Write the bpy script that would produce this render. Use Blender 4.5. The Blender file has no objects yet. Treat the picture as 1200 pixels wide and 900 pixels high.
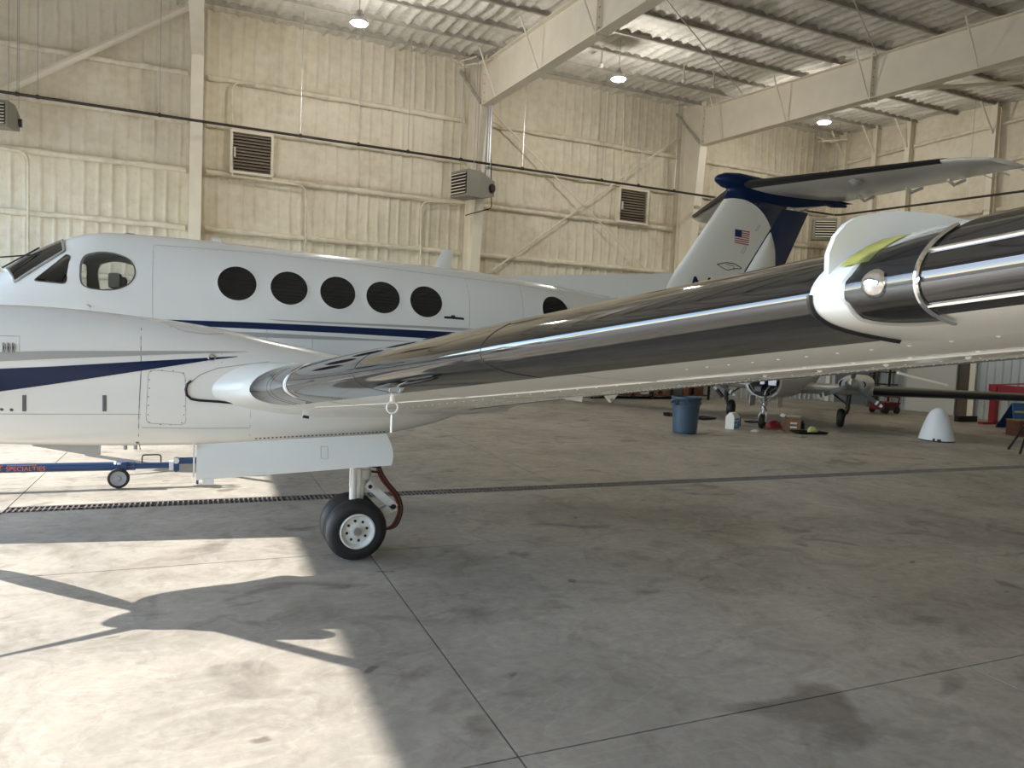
import bpy, bmesh, math, random
from mathutils import Vector, Matrix, noise
random.seed(4)
PI = math.pi
SC = bpy.context.scene
COL = SC.collection

# ------------------------------------------------------------------ camera
CAMH = 1.72
FPX = 850.0
RX = Vector((0.91899474, -0.01763172, -0.39387535))
RY = Vector((-0.39168514, 0.07337352, -0.91716906))
RZ = Vector((0.04507129, 0.99714866, 0.0605238))
cam_data = bpy.data.cameras.new('camera')
cam = bpy.data.objects.new('camera', cam_data)
COL.objects.link(cam)
cam_data.sensor_width = 36.0
cam_data.lens = FPX / 1200.0 * 36.0
cam_data.clip_start = 0.02
cam_data.clip_end = 500
M = Matrix(((RX.x, RX.y, RX.z, 0), (RY.x, RY.y, RY.z, 0), (RZ.x, RZ.y, RZ.z, CAMH), (0, 0, 0, 1)))
cam.matrix_world = M
SC.camera = cam

# ------------------------------------------------------------------ light
SUN = Vector((1.46, -0.68, -1.0)).normalized()
DOOR_X = -8.0
HEADER_Z = (0.728 - (DOOR_X - .15)) / 1.46
w = bpy.data.worlds.new('sky'); SC.world = w; w.use_nodes = True
nt = w.node_tree
bg = nt.nodes['Background']
sky = nt.nodes.new('ShaderNodeTexSky')
sky.sky_type = 'NISHITA'
sky.sun_disc = False
sky.sun_elevation = math.radians(32)
sky.sun_rotation = math.radians(-65)
sky.air_density = 1.0; sky.dust_density = .4; sky.ozone_density = 3.0
nt.links.new(sky.outputs[0], bg.inputs[0])
bg.inputs[1].default_value = 0.66
sd = bpy.data.lights.new('sun', 'SUN'); sd.energy = 9.5; sd.angle = math.radians(0.4); sd.color = (1.0, 0.955, 0.89)
so = bpy.data.objects.new('sun', sd); COL.objects.link(so)
so.rotation_euler = SUN.to_track_quat('-Z', 'Y').to_euler()
SC.view_settings.view_transform = 'Standard'
SC.view_settings.look = 'None'
SC.view_settings.gamma = 1
SC.view_settings.use_curve_mapping = False
SC.view_settings.exposure = 0.36
SC.cycles.max_bounces = 10
SC.cycles.diffuse_bounces = 6
SC.cycles.glossy_bounces = 4
SC.cycles.transmission_bounces = 8
SC.cycles.caustics_reflective = False
SC.cycles.caustics_refractive = False
SC.cycles.sample_clamp_indirect = 6

# ------------------------------------------------------------------ helpers
def ray(px, py):
    d = Vector((px - 600, -(py - 450), -FPX))
    return Vector((RX.dot(d), RY.dot(d), RZ.dot(d)))
def at(px, py, axis, val):
    """world point on the plane axis=val seen at a pixel of the 1200x900 photo"""
    c = Vector((0, 0, CAMH)); d = ray(px, py)
    return c + d * ((val - c[axis]) / d[axis])

def link(name, me, mat=None, parent=None):
    o = bpy.data.objects.new(name, me)
    COL.objects.link(o)
    if mat is not None:
        if isinstance(mat, (list, tuple)):
            for m in mat: me.materials.append(m)
        else: me.materials.append(mat)
    if parent is not None:
        o.parent = parent
        if parent.name in LOC: o.matrix_parent_inverse = Matrix.Translation(-LOC[parent.name])
    return o
LOC = {}
def tag(o, label=None, cat=None, group=None, kind=None):
    if label: o['label'] = label
    if cat: o['category'] = cat
    if group: o['group'] = group
    if kind: o['kind'] = kind
    return o
def thing(name, loc, label, cat, group=None):
    o = bpy.data.objects.new(name, None); COL.objects.link(o)
    o.location = loc; o.empty_display_size = .1
    LOC[o.name] = Vector(loc)
    return tag(o, label, cat, group)

class MB:
    def __init__(s, tf=None): s.v = []; s.f = []; s.tf = tf
    def add(s, vs, fs):
        b = len(s.v)
        s.v += [tuple(s.tf @ Vector(v)) if s.tf else tuple(v) for v in vs]
        s.f += [tuple(b + i for i in f) for f in fs]
        return s
    def box(s, x0, x1, y0, y1, z0, z1):
        return s.add([(x0,y0,z0),(x1,y0,z0),(x1,y1,z0),(x0,y1,z0),(x0,y0,z1),(x1,y0,z1),(x1,y1,z1),(x0,y1,z1)],
                     [(0,3,2,1),(4,5,6,7),(0,1,5,4),(1,2,6,5),(2,3,7,6),(3,0,4,7)])
    def obox(s, c, ax, ay, az):
        c, ax, ay, az = map(Vector, (c, ax, ay, az))
        vs = [c + ax*i + ay*j + az*k for k in (-1, 1) for (i, j) in ((-1,-1),(1,-1),(1,1),(-1,1))]
        return s.add(vs, [(0,3,2,1),(4,5,6,7),(0,1,5,4),(1,2,6,5),(2,3,7,6),(3,0,4,7)])
    def loft(s, rings, closed=True, cap0=True, cap1=True):
        n = len(rings[0]); vs = [p for r in rings for p in r]; fs = []
        for i in range(len(rings) - 1):
            for j in range(n if closed else n - 1):
                k = (j + 1) % n
                fs.append((i*n + j, i*n + k, (i+1)*n + k, (i+1)*n + j))
        if cap0: fs.append(tuple(reversed(range(n))))
        if cap1: fs.append(tuple((len(rings)-1)*n + j for j in range(n)))
        return s.add(vs, fs)
    def tube(s, path, r, n=8, cap=True):
        path = [Vector(p) for p in path]
        rs = r if isinstance(r, (list, tuple)) else [r] * len(path)
        rings = []; up = None
        for i, p in enumerate(path):
            a = path[max(0, i-1)]; b = path[min(len(path)-1, i+1)]
            t = (b - a).normalized()
            if up is None: up = Vector((0,0,1)) if abs(t.z) < .9 else Vector((1,0,0))
            x = t.cross(up).normalized(); y = x.cross(t).normalized(); up = y
            rings.append([p + (x*math.cos(2*PI*k/n) + y*math.sin(2*PI*k/n)) * rs[i] for k in range(n)])
        return s.loft(rings, True, cap, cap)
    def lathe(s, c, axis, prof, n=32, cap=True):
        """prof: (radius, distance along axis)"""
        c = Vector(c); a = Vector(axis).normalized()
        u = Vector((0,0,1)) if abs(a.z) < .9 else Vector((1,0,0))
        x = a.cross(u).normalized(); y = a.cross(x).normalized()
        rings = [[c + a*h + (x*math.cos(2*PI*k/n) + y*math.sin(2*PI*k/n))*max(r, 1e-4) for k in range(n)] for r, h in prof]
        return s.loft(rings, True, cap and prof[0][0] > 1e-3, cap and prof[-1][0] > 1e-3)
    def build(s, name, mat, parent=None, smooth=None, bevel=0):
        me = bpy.data.meshes.new(name)
        me.from_pydata(s.v, [], s.f)
        bm = bmesh.new(); bm.from_mesh(me)
        bmesh.ops.recalc_face_normals(bm, faces=bm.faces)
        if bevel: bmesh.ops.bevel(bm, geom=bm.edges[:], offset=bevel, segments=2, affect='EDGES', profile=.7)
        if smooth is not None:
            for f in bm.faces: f.smooth = True
            for e in bm.edges:
                if len(e.link_faces) == 2 and e.calc_face_angle(0) > math.radians(smooth): e.smooth = False
        bm.to_mesh(me); bm.free()
        return link(name, me, mat, parent)

def B(name, mat, x0, x1, y0, y1, z0, z1, parent=None, bevel=0):
    return MB().box(x0,x1,y0,y1,z0,z1).build(name, mat, parent, bevel=bevel, smooth=40 if bevel else None)
def T(name, mat, path, r, parent=None, n=8):
    return MB().tube(path, r, n).build(name, mat, parent, smooth=40)
def arc(pts, r=.15, n=5):
    """round the corners of a polyline"""
    P = [Vector(p) for p in pts]; out = [P[0]]
    for i in range(1, len(P)-1):
        a = (P[i-1]-P[i]); b = (P[i+1]-P[i]); rr = min(r, a.length*.45, b.length*.45)
        a = P[i] + a.normalized()*rr; b = P[i] + b.normalized()*rr
        for k in range(n+1):
            t = k/n; out.append(a*(1-t)**2 + P[i]*2*t*(1-t) + b*t*t)
    out.append(P[-1]); return out

# ------------------------------------------------------------------ materials
def mat(name, col, rough=.5, metal=0, spec=.5, coat=0, ior=None, emit=0, var=0, vscale=3, bump=0, bscale=20, trans=0):
    m = bpy.data.materials.new(name); m.use_nodes = True
    t = m.node_tree; p = t.nodes['Principled BSDF']
    p.inputs['Base Color'].default_value = (*col, 1)
    p.inputs['Roughness'].default_value = rough
    p.inputs['Metallic'].default_value = metal
    p.inputs['Specular IOR Level'].default_value = spec
    p.inputs['Coat Weight'].default_value = coat
    p.inputs['Coat Roughness'].default_value = .04
    if ior: p.inputs['IOR'].default_value = ior
    if trans: p.inputs['Transmission Weight'].default_value = trans
    if emit:
        p.inputs['Emission Color'].default_value = (*col, 1); p.inputs['Emission Strength'].default_value = emit
    if var or bump:
        tc = t.nodes.new('ShaderNodeTexCoord')
    if var:
        n = t.nodes.new('ShaderNodeTexNoise'); n.inputs['Scale'].default_value = vscale; n.inputs['Detail'].default_value = 6
        t.links.new(tc.outputs['Object'], n.inputs['Vector'])
        r = t.nodes.new('ShaderNodeValToRGB')
        r.color_ramp.elements[0].position = .3; r.color_ramp.elements[1].position = .7
        r.color_ramp.elements[0].color = (*[c*(1-var) for c in col], 1); r.color_ramp.elements[1].color = (*[min(1, c*(1+var*.6)) for c in col], 1)
        t.links.new(n.outputs['Fac'], r.inputs['Fac']); t.links.new(r.outputs['Color'], p.inputs['Base Color'])
    if bump:
        n = t.nodes.new('ShaderNodeTexNoise'); n.inputs['Scale'].default_value = bscale; n.inputs['Detail'].default_value = 5
        t.links.new(tc.outputs['Object'], n.inputs['Vector'])
        b = t.nodes.new('ShaderNodeBump'); b.inputs['Strength'].default_value = bump; b.inputs['Distance'].default_value = .02
        t.links.new(n.outputs['Fac'], b.inputs['Height']); t.links.new(b.outputs['Normal'], p.inputs['Normal'])
    return m

WHITE = mat('aircraft_white', (.76,.76,.74), .22, coat=.35, var=.03, vscale=1.2)
WINGW = mat('wing_white', (.78,.78,.75), .2, coat=.4, bump=.02, bscale=6)
BLUE = mat('navy_paint', (.001,.012,.06), .3, spec=.25, coat=.08)
BLUE2 = mat('rudder_blue', (.008,.022,.07), .35, coat=.2)
GREY = mat('grey_stripe', (.36,.36,.35), .3, coat=.3)
CHROME = mat('deice_rubber', (.012,.011,.010), .05, spec=.5, ior=1.75, bump=.012, bscale=7)
METAL = mat('polished_metal', (.8,.8,.8), .08, metal=1)
STEEL = mat('dull_steel', (.45,.45,.44), .35, metal=.9)
BLACK = mat('black_rubber', (.014,.014,.015), .55, bump=.1, bscale=60)
BLK = mat('black_paint', (.012,.012,.013), .3)
SEAM = mat('seam_dark', (.10,.10,.095), .8)
SEAML = mat('seam_light', (.36,.36,.34), .8)
GLASSD = mat('tinted_pane', (.012,.012,.012), .06, ior=1.5, var=.2, vscale=6)
GLASS = mat('clear_pane', (.9,.93,.92), .02)
LENS = mat('lens_clear', (.97,.98,1), .02)
for m__, k__ in ((GLASS, 1.35), (LENS, 1.5)):
    t__ = m__.node_tree; o__ = t__.nodes['Material Output']; a__ = t__.nodes.new('ShaderNodeBsdfTransparent'); g__ = t__.nodes.new('ShaderNodeBsdfGlossy')
    g__.inputs['Roughness'].default_value = .02; f__ = t__.nodes.new('ShaderNodeFresnel'); f__.inputs['IOR'].default_value = k__
    x__ = t__.nodes.new('ShaderNodeMixShader'); a__.inputs['Color'].default_value = (.86,.88,.88,1)
    t__.links.new(f__.outputs[0], x__.inputs[0]); t__.links.new(a__.outputs[0], x__.inputs[1]); t__.links.new(g__.outputs[0], x__.inputs[2]); t__.links.new(x__.outputs[0], o__.inputs['Surface'])
GEARW = mat('gear_white', (.72,.72,.70), .3, coat=.2)
HOSE = mat('red_hose', (.22,.03,.015), .5)
TRIMY = mat('primer_yellow', (.42,.40,.10), .6, var=.4, vscale=30)
FABRIC = mat('cabin_grey', (.30,.28,.25), .8)
FRAMEW = mat('frame_cream', (.80,.74,.62), .5, var=.06, vscale=2)
PURL = mat('purlin_steel', (.42,.39,.34), .6, var=.25, vscale=4)
HEAT = mat('heater_grey', (.24,.23,.19), .5)
DARK = mat('dark_void', (.02,.018,.015), .8)
LOUV = mat('louver_brown', (.30,.25,.19), .6)
PIPEB = mat('black_pipe', (.03,.022,.018), .5)
GALV = mat('galvanised', (.5,.5,.5), .35, metal=.7)
LAMP = mat('lamp_glow', (1,.98,.92), .5, emit=30)
BIN = mat('bin_blue', (.045,.085,.14), .45, coat=.1, var=.1)
BARB = mat('tow_blue', (.015,.055,.16), .35, coat=.3)
ORANGE = mat('orange_print', (.75,.16,.05), .5)
TYREG = mat('caster_grey', (.30,.30,.31), .5)
IRON = mat('grate_iron', (.16,.14,.13), .6, var=.3, vscale=9)
BROWN = mat('cardboard', (.26,.15,.08), .8, var=.1, vscale=12)
BRND = mat('dark_brown', (.12,.045,.025), .6, var=.3, vscale=5)
RED = mat('red_paint', (.30,.012,.03), .4, coat=.3)
BLUEL = mat('label_blue', (.02,.28,.62), .5)
PAPER = mat('paper_white', (.75,.75,.73), .6)
SIGNB = mat('board_blue', (.02,.12,.32), .5)
YEL = mat('pale_yellow', (.55,.52,.18), .6)
GREYP = mat('blade_grey', (.10,.11,.115), .4)
RADOME = mat('radome_white', (.72,.75,.80), .3, coat=.3, var=.03)
PANELW = mat('panel_white', (.58,.57,.54), .5)
FLAGR = mat('flag_red', (.35,.02,.03), .4); FLAGB = mat('flag_blue', (.01,.02,.12), .4)

def foam(name, col, dark, sc=1.0, bump=.5):
    m = bpy.data.materials.new(name); m.use_nodes = True
    t = m.node_tree; p = t.nodes['Principled BSDF']; p.inputs['Roughness'].default_value = .85
    tc = t.nodes.new('ShaderNodeTexCoord')
    def ns(scale, detail=6, vec=None):
        n = t.nodes.new('ShaderNodeTexNoise'); n.inputs['Scale'].default_value = scale; n.inputs['Detail'].default_value = detail
        t.links.new(vec or tc.outputs['Object'], n.inputs['Vector']); return n
    a = ns(.7*sc); b = ns(5*sc, 8)
    mx = t.nodes.new('ShaderNodeMath'); mx.operation = 'MULTIPLY_ADD'; mx.inputs[1].default_value = .55
    t.links.new(a.outputs['Fac'], mx.inputs[0]); 
    m2 = t.nodes.new('ShaderNodeMath'); m2.operation = 'MULTIPLY'; m2.inputs[1].default_value = .45
    t.links.new(b.outputs['Fac'], m2.inputs[0]); t.links.new(m2.outputs[0], mx.inputs[2])
    r = t.nodes.new('ShaderNodeValToRGB')
    r.color_ramp.elements[0].position = .36; r.color_ramp.elements[0].color = (*dark, 1)
    r.color_ramp.elements[1].position = .56; r.color_ramp.elements[1].color = (*col, 1)
    t.links.new(mx.outputs[0], r.inputs['Fac']); t.links.new(r.outputs['Color'], p.inputs['Base Color'])
    c = ns(9*sc, 8)
    bp = t.nodes.new('ShaderNodeBump'); bp.inputs['Strength'].default_value = bump; bp.inputs['Distance'].default_value = .06
    t.links.new(c.outputs['Fac'], bp.inputs['Height']); t.links.new(bp.outputs['Normal'], p.inputs['Normal'])
    return m
FOAM = foam('wall_foam', (.78,.72,.59), (.66,.595,.46), bump=.28)
FOAMD = foam('girt_foam', (.80,.745,.61), (.60,.53,.41), bump=.3)
CFOAM = foam('ceiling_foam', (.74,.71,.65), (.60,.57,.50))
LINER = mat('liner_steel', (.48,.50,.50), .4, var=.08, vscale=1.5)

def concrete():
    m = bpy.data.materials.new('concrete'); m.use_nodes = True
    t = m.node_tree; L = t.links; p = t.nodes['Principled BSDF']
    g = t.nodes.new('ShaderNodeNewGeometry')
    def ns(scale, detail=8, dist=0, rough=.6, sx=1, sy=1, off=0):
        mp = t.nodes.new('ShaderNodeMapping'); mp.inputs['Scale'].default_value = (sx, sy, 1); mp.inputs['Location'].default_value = (off, off*.7, off)
        L.new(g.outputs['Position'], mp.inputs['Vector'])
        n = t.nodes.new('ShaderNodeTexNoise'); n.inputs['Scale'].default_value = scale; n.inputs['Detail'].default_value = detail
        n.inputs['Distortion'].default_value = dist; n.inputs['Roughness'].default_value = rough
        L.new(mp.outputs[0], n.inputs['Vector']); return n.outputs['Fac']
    def ramp(f, stops):
        r = t.nodes.new('ShaderNodeValToRGB'); e = r.color_ramp.elements
        e[0].position, e[0].color = stops[0][0], (*stops[0][1], 1); e[1].position, e[1].color = stops[-1][0], (*stops[-1][1], 1)
        for ps, c in stops[1:-1]:
            k = e.new(ps); k.color = (*c, 1)
        L.new(f, r.inputs['Fac']); return r.outputs['Color']
    def mul(a, b, fac=1):
        x = t.nodes.new('ShaderNodeMix'); x.data_type = 'RGBA'; x.blend_type = 'MULTIPLY'; x.inputs[0].default_value = fac
        L.new(a, x.inputs[6]); L.new(b, x.inputs[7]); return x.outputs[2]
    base = ramp(ns(.55, 9, .6), [(.32, (.27,.247,.213)), (.5, (.35,.322,.278)), (.68, (.43,.394,.335))])
    c2 = ramp(ns(2.2, 10, 1.5, .65, 1, 1, 7), [(.32, (.74,.71,.66)), (.5, (1,1,1)), (.7, (1.08,1.06,1.02))])
    c3 = ramp(ns(14, 6, .5, .7, 1, 1, 3), [(.35, (.88,.87,.86)), (.6, (1.03,1.03,1.03))])
    # dark oil blotches and small drips
    c4 = ramp(ns(1.3, 5, .9, .5, 1.0, 1.4, 13), [(.30, (.55,.53,.52)), (.40, (1,1,1)), (1, (1,1,1))])
    c5 = ramp(ns(4.2, 3, .4, .4, 1, 1.3, 21), [(.24, (.50,.47,.45)), (.285, (1,1,1)), (1, (1,1,1))])
    c6 = ramp(ns(1.8, 4, 2.5, .5, .5, 1.0, 33), [(.44, (1,1,1)), (.495, (1.12,1.12,1.13)), (.51, (1,1,1))])
    col = mul(mul(mul(mul(mul(base, c2), c3), c4), c5), c6)
    L.new(col, p.inputs['Base Color'])
    rr = t.nodes.new('ShaderNodeMapRange'); rr.inputs['To Min'].default_value = .38; rr.inputs['To Max'].default_value = .7
    L.new(ns(3, 6, .5, .6, 1, 1, 5), rr.inputs['Value']); L.new(rr.outputs[0], p.inputs['Roughness'])
    p.inputs['Specular IOR Level'].default_value = .45
    b = t.nodes.new('ShaderNodeBump'); b.inputs['Strength'].default_value = .18; b.inputs['Distance'].default_value = .004
    L.new(ns(40, 6), b.inputs['Height']); L.new(b.outputs['Normal'], p.inputs['Normal'])
    return m
CONC = concrete()
APRON = mat('apron_concrete', (.38,.36,.32), .85, var=.1, vscale=.3)

# ------------------------------------------------------------------ hangar shell
XL, XR, YB, YF = DOOR_X, 21.6, 21.0, -9.0
def roofz(y): return 9.82 + (y - 20.8) * .083
floor = B('floor', CONC, XL, XR+.3, YF, YB+.3, -.3, -.03); tag(floor, kind='structure')
apron = B('apron', APRON, -400, XL, -300, 300, -.3, -.01); tag(apron, kind='structure')
xj = [XL, -7.27, -4.43, -1.59, 1.235, 4.0, 6.45, 9.3, 12.1, 14.9, 17.7, 20.4, XR]
yj = [YF, -6.3, -3.32, -.35, 2.63, 5.61, 7.515, 7.745, 8.6, 11.55, 14.5, 17.5, YB]
random.seed(2)
for i in range(len(xj)-1):
    for j in range(len(yj)-1):
        if j == 6: 
            if xj[i+1] > -1.6+.1: continue
        g = .0045
        B('floor_slab', CONC, xj[i]+g, xj[i+1]-g, yj[j]+g, yj[j+1]-g, -.029, 0, floor)

# trench drain
dr = thing('floor_drain', (10, 7.63, 0), 'long dark iron trench drain grate set in the concrete floor', 'drain')
B('channel', DARK, -1.59, XR, 7.52, 7.74, -.0295, -.022, dr)
x = -1.585; k = 0
while x < XR-.1:
    m = MB()
    x1 = min(x + .6, XR)
    m.box(x+.002, x1-.002, 7.52, 7.535, -.02, -.001); m.box(x+.002, x1-.002, 7.725, 7.74, -.02, -.001)
    m.box(x+.002, x1-.002, 7.622, 7.638, -.02, -.0015)
    q = x + .02
    while q < x1 - .01:
        m.box(q-.007, q+.007, 7.535, 7.725, -.02, -.002); q += .045
    m.build('grate_section', IRON, dr); x += .6

def ribwall(name, u0, u1, du, z0, z1f, dz, pos, matl, pitch=.305, amp=.075, seed=0):
    """foam sprayed sheet: vertical pillows between ribs, with sag and lumps"""
    nu = int((u1-u0)/du)+1; vs = []; fs = []; nz = int((z1f-z0)/dz)+1
    for i in range(nu+1):
        u = u0 + (u1-u0)*i/nu
        for j in range(nz+1):
            z = z0 + (z1f-z0)*j/nz
            wob = .05*noise.noise(Vector((u*.4+seed, z*.9, 3)))
            ph = ((u + wob)/pitch) % 1.0
            d = 1 - abs(2*ph-1)                      # 0 at the crease
            a = amp*(1-min(1, d/.32))**1.3 if False else amp*(max(0, 1-d/.30))**1.2
            vary = .55+.7*noise.noise(Vector((math.floor((u+wob)/pitch)*3.1+seed, z*.5, 9)))
            lump = .030*noise.noise(Vector((u*1.6+seed, z*1.6, 1))) + .012*noise.noise(Vector((u*5, z*5, seed)))
            vs.append(pos(u, z, a*max(.15, vary) + lump))
    for i in range(nu):
        for j in range(nz):
            b = i*(nz+1)+j; fs.append((b, b+nz+1, b+nz+2, b+1))
    me = bpy.data.meshes.new(name); me.from_pydata(vs, [], fs)
    bm = bmesh.new(); bm.from_mesh(me)
    for f in bm.faces: f.smooth = True
    bm.to_mesh(me); bm.free()
    return link(name, me, matl)
wb = ribwall('wall_back', XL, XR+.05, .036, 0, 10.0, .2, lambda u, z, d: (u, YB-.05-d, z), FOAM); tag(wb, kind='structure')
wr = ribwall('wall_right', YF, YB, .08, 0, 10.0, .25, lambda u, z, d: (XR-.05-d, u, z), FOAM, amp=.02, seed=7); tag(wr, kind='structure')
wf = ribwall('wall_front', XL, XR, .6, 0, 7.6, .6, lambda u, z, d: (u, YF+.05+d, z), FOAM, seed=3); tag(wf, kind='structure')
# ceiling: pillows run down the slope
nu = 0
def ceiling():
    vs = []; fs = []; du = .055; dy = .3
    nx = int((XR-XL)/du); ny = int((YB-YF)/dy)
    for i in range(nx+1):
        u = XL + (XR-XL)*i/nx
        for j in range(ny+1):
            y = YF + (YB-YF)*j/ny
            wob = .06*noise.noise(Vector((u*.5, y*.8, 5)))
            d = abs(2*(((u+wob)/.305) % 1.0)-1)
            z = roofz(y) + .05 - .085*max(0, 1-d/.5)*(.7+noise.noise(Vector((u*3.3, y*.7, 2)))) - .05*noise.noise(Vector((u*1.3, y*1.3, 8))) - .02*noise.noise(Vector((u*4, y*3, 8)))
            vs.append((u, y, z))
    for i in range(nx):
        for j in range(ny):
            b = i*(ny+1)+j; fs.append((b, b+1, b+ny+2, b+ny+1))
    me = bpy.data.meshes.new('ceiling'); me.from_pydata(vs, [], fs)
    for p in me.polygons: p.use_smooth = True
    return link('ceiling', me, CFOAM)
ceil = ceiling(); tag(ceil, kind='structure')
RB = B('roof_sheet', LINER, XL-.3, XR+.4, YF-.3, YB+.4, 0, .05, ceil)
RB.data.transform(Matrix(((1,0,0,0),(0,1,0,0),(0,.083,1,roofz(0)+.40),(0,0,0,1))))
# opaque backs behind foam
for nm, a in (('wall_back', (XL-.3, XR+.4, YB+.05, YB+.2, 0, 10.2)), ('wall_right', (XR+.05, XR+.2, YF-.2, YB+.1, 0, 10.2)), ('wall_front', (XL-.3, XR+.3, YF-.2, YF-.02, 0, 8))):
    pr = {'wall_back': wb, 'wall_right': wr, 'wall_front': wf}[nm]
    B('outer_sheet', LINER, *a, parent=pr)
# door wall (left): header above a wide opening
wl = B('wall_left', LINER, XL-.15, XL, YF, YB, HEADER_Z, 10.0); tag(wl, kind='structure')
B('door_jamb', LINER, XL-.15, XL, YB-.6, YB, 0, HEADER_Z, wl)
B('door_jamb', LINER, XL-.15, XL, YF, YF+1.0, 0, HEADER_Z, wl)
# purlins
ys = [20.1-1.38*k for k in range(21)]
for y in ys:
    z = roofz(y)
    m = MB()
    m.box(XL, XR, y-.012, y+.012, z-.07, z+.16); m.box(XL, XR, y-.05, y+.012, z-.075, z-.06)
    m.build('purlin', PURL, ceil)
# girts on back wall, bay by bay
colx = [-.22, 7.32, 14.95]
random.seed(9)
bays = [(XL, -.45), (.02, 7.05), (7.62, 14.6), (15.3, XR-.05)]
for z in (1.4, 2.85, 4.25, 5.72, 6.95, 8.15):
    for (a, b) in bays:
        n = int((b-a)/.25); path = []; rr = []
        for i in range(n+1):
            u = a+(b-a)*i/n
            path.append((u, YB-.12-.02*noise.noise(Vector((u*2, z, 0))), z+.025*noise.noise(Vector((u*1.5, z*3, 4)))))
            rr.append(.075+.03*noise.noise(Vector((u*2.3, z*5, 7))))
        MB().tube(path, rr, 8).build('girt', FOAMD, wb, smooth=80)
for z in (2.85, 4.6, 6.2, 7.6, 8.7):
    for (a, b) in ((YF, 14.4), (14.8, 17.3), (17.6, 20.9)):
        n = max(3, int((b-a)/.3)); path = []; rr = []
        for i in range(n+1):
            u = a+(b-a)*i/n
            path.append((XR-.12, u, z+.03*noise.noise(Vector((u*1.5, z*3, 4))))); rr.append(.06+.025*noise.noise(Vector((u*2.3, z*5, 7))))
        MB().tube(path, rr, 8).build('girt', FOAMD, wr, smooth=80)
for y in (20.0, 18.7, 17.4, 14.55, 11.2):
    z1 = roofz(y)
    m = MB(); m.box(XR-.34, XR-.1, y-.012, y+.012, 0, z1); m.box(XR-.36, XR-.34, y-.09, y+.09, 0, z1)
    m.build('wall_post', FRAMEW, wr)
    T('knee_brace', FRAMEW, [(XR-.35, y, z1-.9), (XR-1.0, y+.0, z1-.05)], .03, wr, 6)

# steel frames: tapered column and roof rafter
mat_purl = PURL
def frame(cx, name='steel_frame'):
    root = thing(name, (cx, 20.5, 0), {7.32: 'cream tapered steel frame beside the hanging heater, its rafter crossing at upper centre',
        14.95: 'cream tapered steel frame behind the blue tail, its rafter reaching the upper right corner',
        -.22: 'cream steel column nearest the left, rising behind the cockpit roof'}[cx], 'steel frame', None)
    def dep(z): return .36 + .075*z
    zt = roofz(YB-.1)-.05
    def py(z): return 20.85-dep(z)
    # column web and flanges
    zb = 8.35
    m = MB()
    for w0 in (0,):
        m.add([(cx-.012, 20.88, 0), (cx+.012, 20.88, 0), (cx+.012, py(0), 0), (cx-.012, py(0), 0),
               (cx-.012, 20.88, zt), (cx+.012, 20.88, zt), (cx+.012, py(zb), zt), (cx-.012, py(zb), zt)],
              [(0,3,2,1),(4,5,6,7),(0,1,5,4),(1,2,6,5),(2,3,7,6),(3,0,4,7)])
    m.build('column_web', FRAMEW, root)
    m = MB(); h = .14
    m.add([(cx-h, py(0), 0), (cx+h, py(0), 0), (cx+h, py(0)-.02, 0), (cx-h, py(0)-.02, 0),
           (cx-h, py(zb), zb), (cx+h, py(zb), zb), (cx+h, py(zb)-.02, zb), (cx-h, py(zb)-.02, zb)],
          [(0,3,2,1),(4,5,6,7),(0,1,5,4),(1,2,6,5),(2,3,7,6),(3,0,4,7)])
    m.build('column_flange', FRAMEW, root)
    B('outer_flange', FRAMEW, cx-h, cx+h, 20.86, 20.9, 0, zt, root)
    B('base_plate', STEEL, cx-.2, cx+.2, py(0)-.1, 20.92, 0.001, .02, root)
    if cx < 0: 
        B('knee_plate', FRAMEW, cx-.14, cx+.14, py(zb)-.05, 20.85, zb, zb+.03, root)
    # rafter
    y1 = py(zb); y0 = YF+.1
    def top(y): return roofz(y)-.2
    def bot(y): return zb + (y-y1)*.055
    m = MB()
    m.add([(cx-.012, y1, bot(y1)), (cx+.012, y1, bot(y1)), (cx+.012, y0, bot(y0)), (cx-.012, y0, bot(y0)),
           (cx-.012, y1, top(y1)), (cx+.012, y1, top(y1)), (cx+.012, y0, top(y0)), (cx-.012, y0, top(y0))],
          [(0,3,2,1),(4,5,6,7),(0,1,5,4),(1,2,6,5),(2,3,7,6),(3,0,4,7)])
    m.build('rafter_web', FRAMEW, root)
    for fn, nm in ((bot, 'rafter_bottom_flange'), (top, 'rafter_top_flange')):
        m = MB()
        m.add([(cx-h, y1, fn(y1)-.02), (cx+h, y1, fn(y1)-.02), (cx+h, y0, fn(y0)-.02), (cx-h, y0, fn(y0)-.02),
               (cx-h, y1, fn(y1)), (cx+h, y1, fn(y1)), (cx+h, y0, fn(y0)), (cx-h, y0, fn(y0))],
              [(0,3,2,1),(4,5,6,7),(0,1,5,4),(1,2,6,5),(2,3,7,6),(3,0,4,7)])
        m.build(nm, FRAMEW, root)
    # stiffeners, splice plates with bolts, braces
    for y in (y1, 13.3, 6.0, -1):
        B('splice_plate', FRAMEW, cx-.13, cx+.13, y-.02, y+.02, bot(y)-.06, top(y)+.05, root)
        for q in range(5):
            z = bot(y)+.1+(top(y)-bot(y)-.2)*q/4
            MB().lathe((cx-.07, y-.02, z), (0,-1,0), [(.016,0),(.016,.02)], 6).build('bolt', STEEL, root)
    for y in (18.85, 16.1, 13.35, 10.6, 7.8, 5.0, 2.3) if cx > 0 else ():
        for s in (-1, 1):
            a = Vector((cx+s*.1, y, bot(y)+.01)); b = Vector((cx+s*.62, y, roofz(y)-.15))
            MB().tube([a, b], .022, 6).build('flange_brace', FRAMEW, root)
    a = (cx-.02, py(zb)+.1, 8.35-.4); 
    if cx > 0: T('knee_brace', mat_purl, [(cx-.12, py(8.35)+.05, 8.42), (cx-.5, 20.75, 9.5)], .045, root, 6)
    return root
mat_purl = PURL
for cx in colx[1:]: frame(cx)
# left column: straight post
root = frame(-.22)

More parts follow.
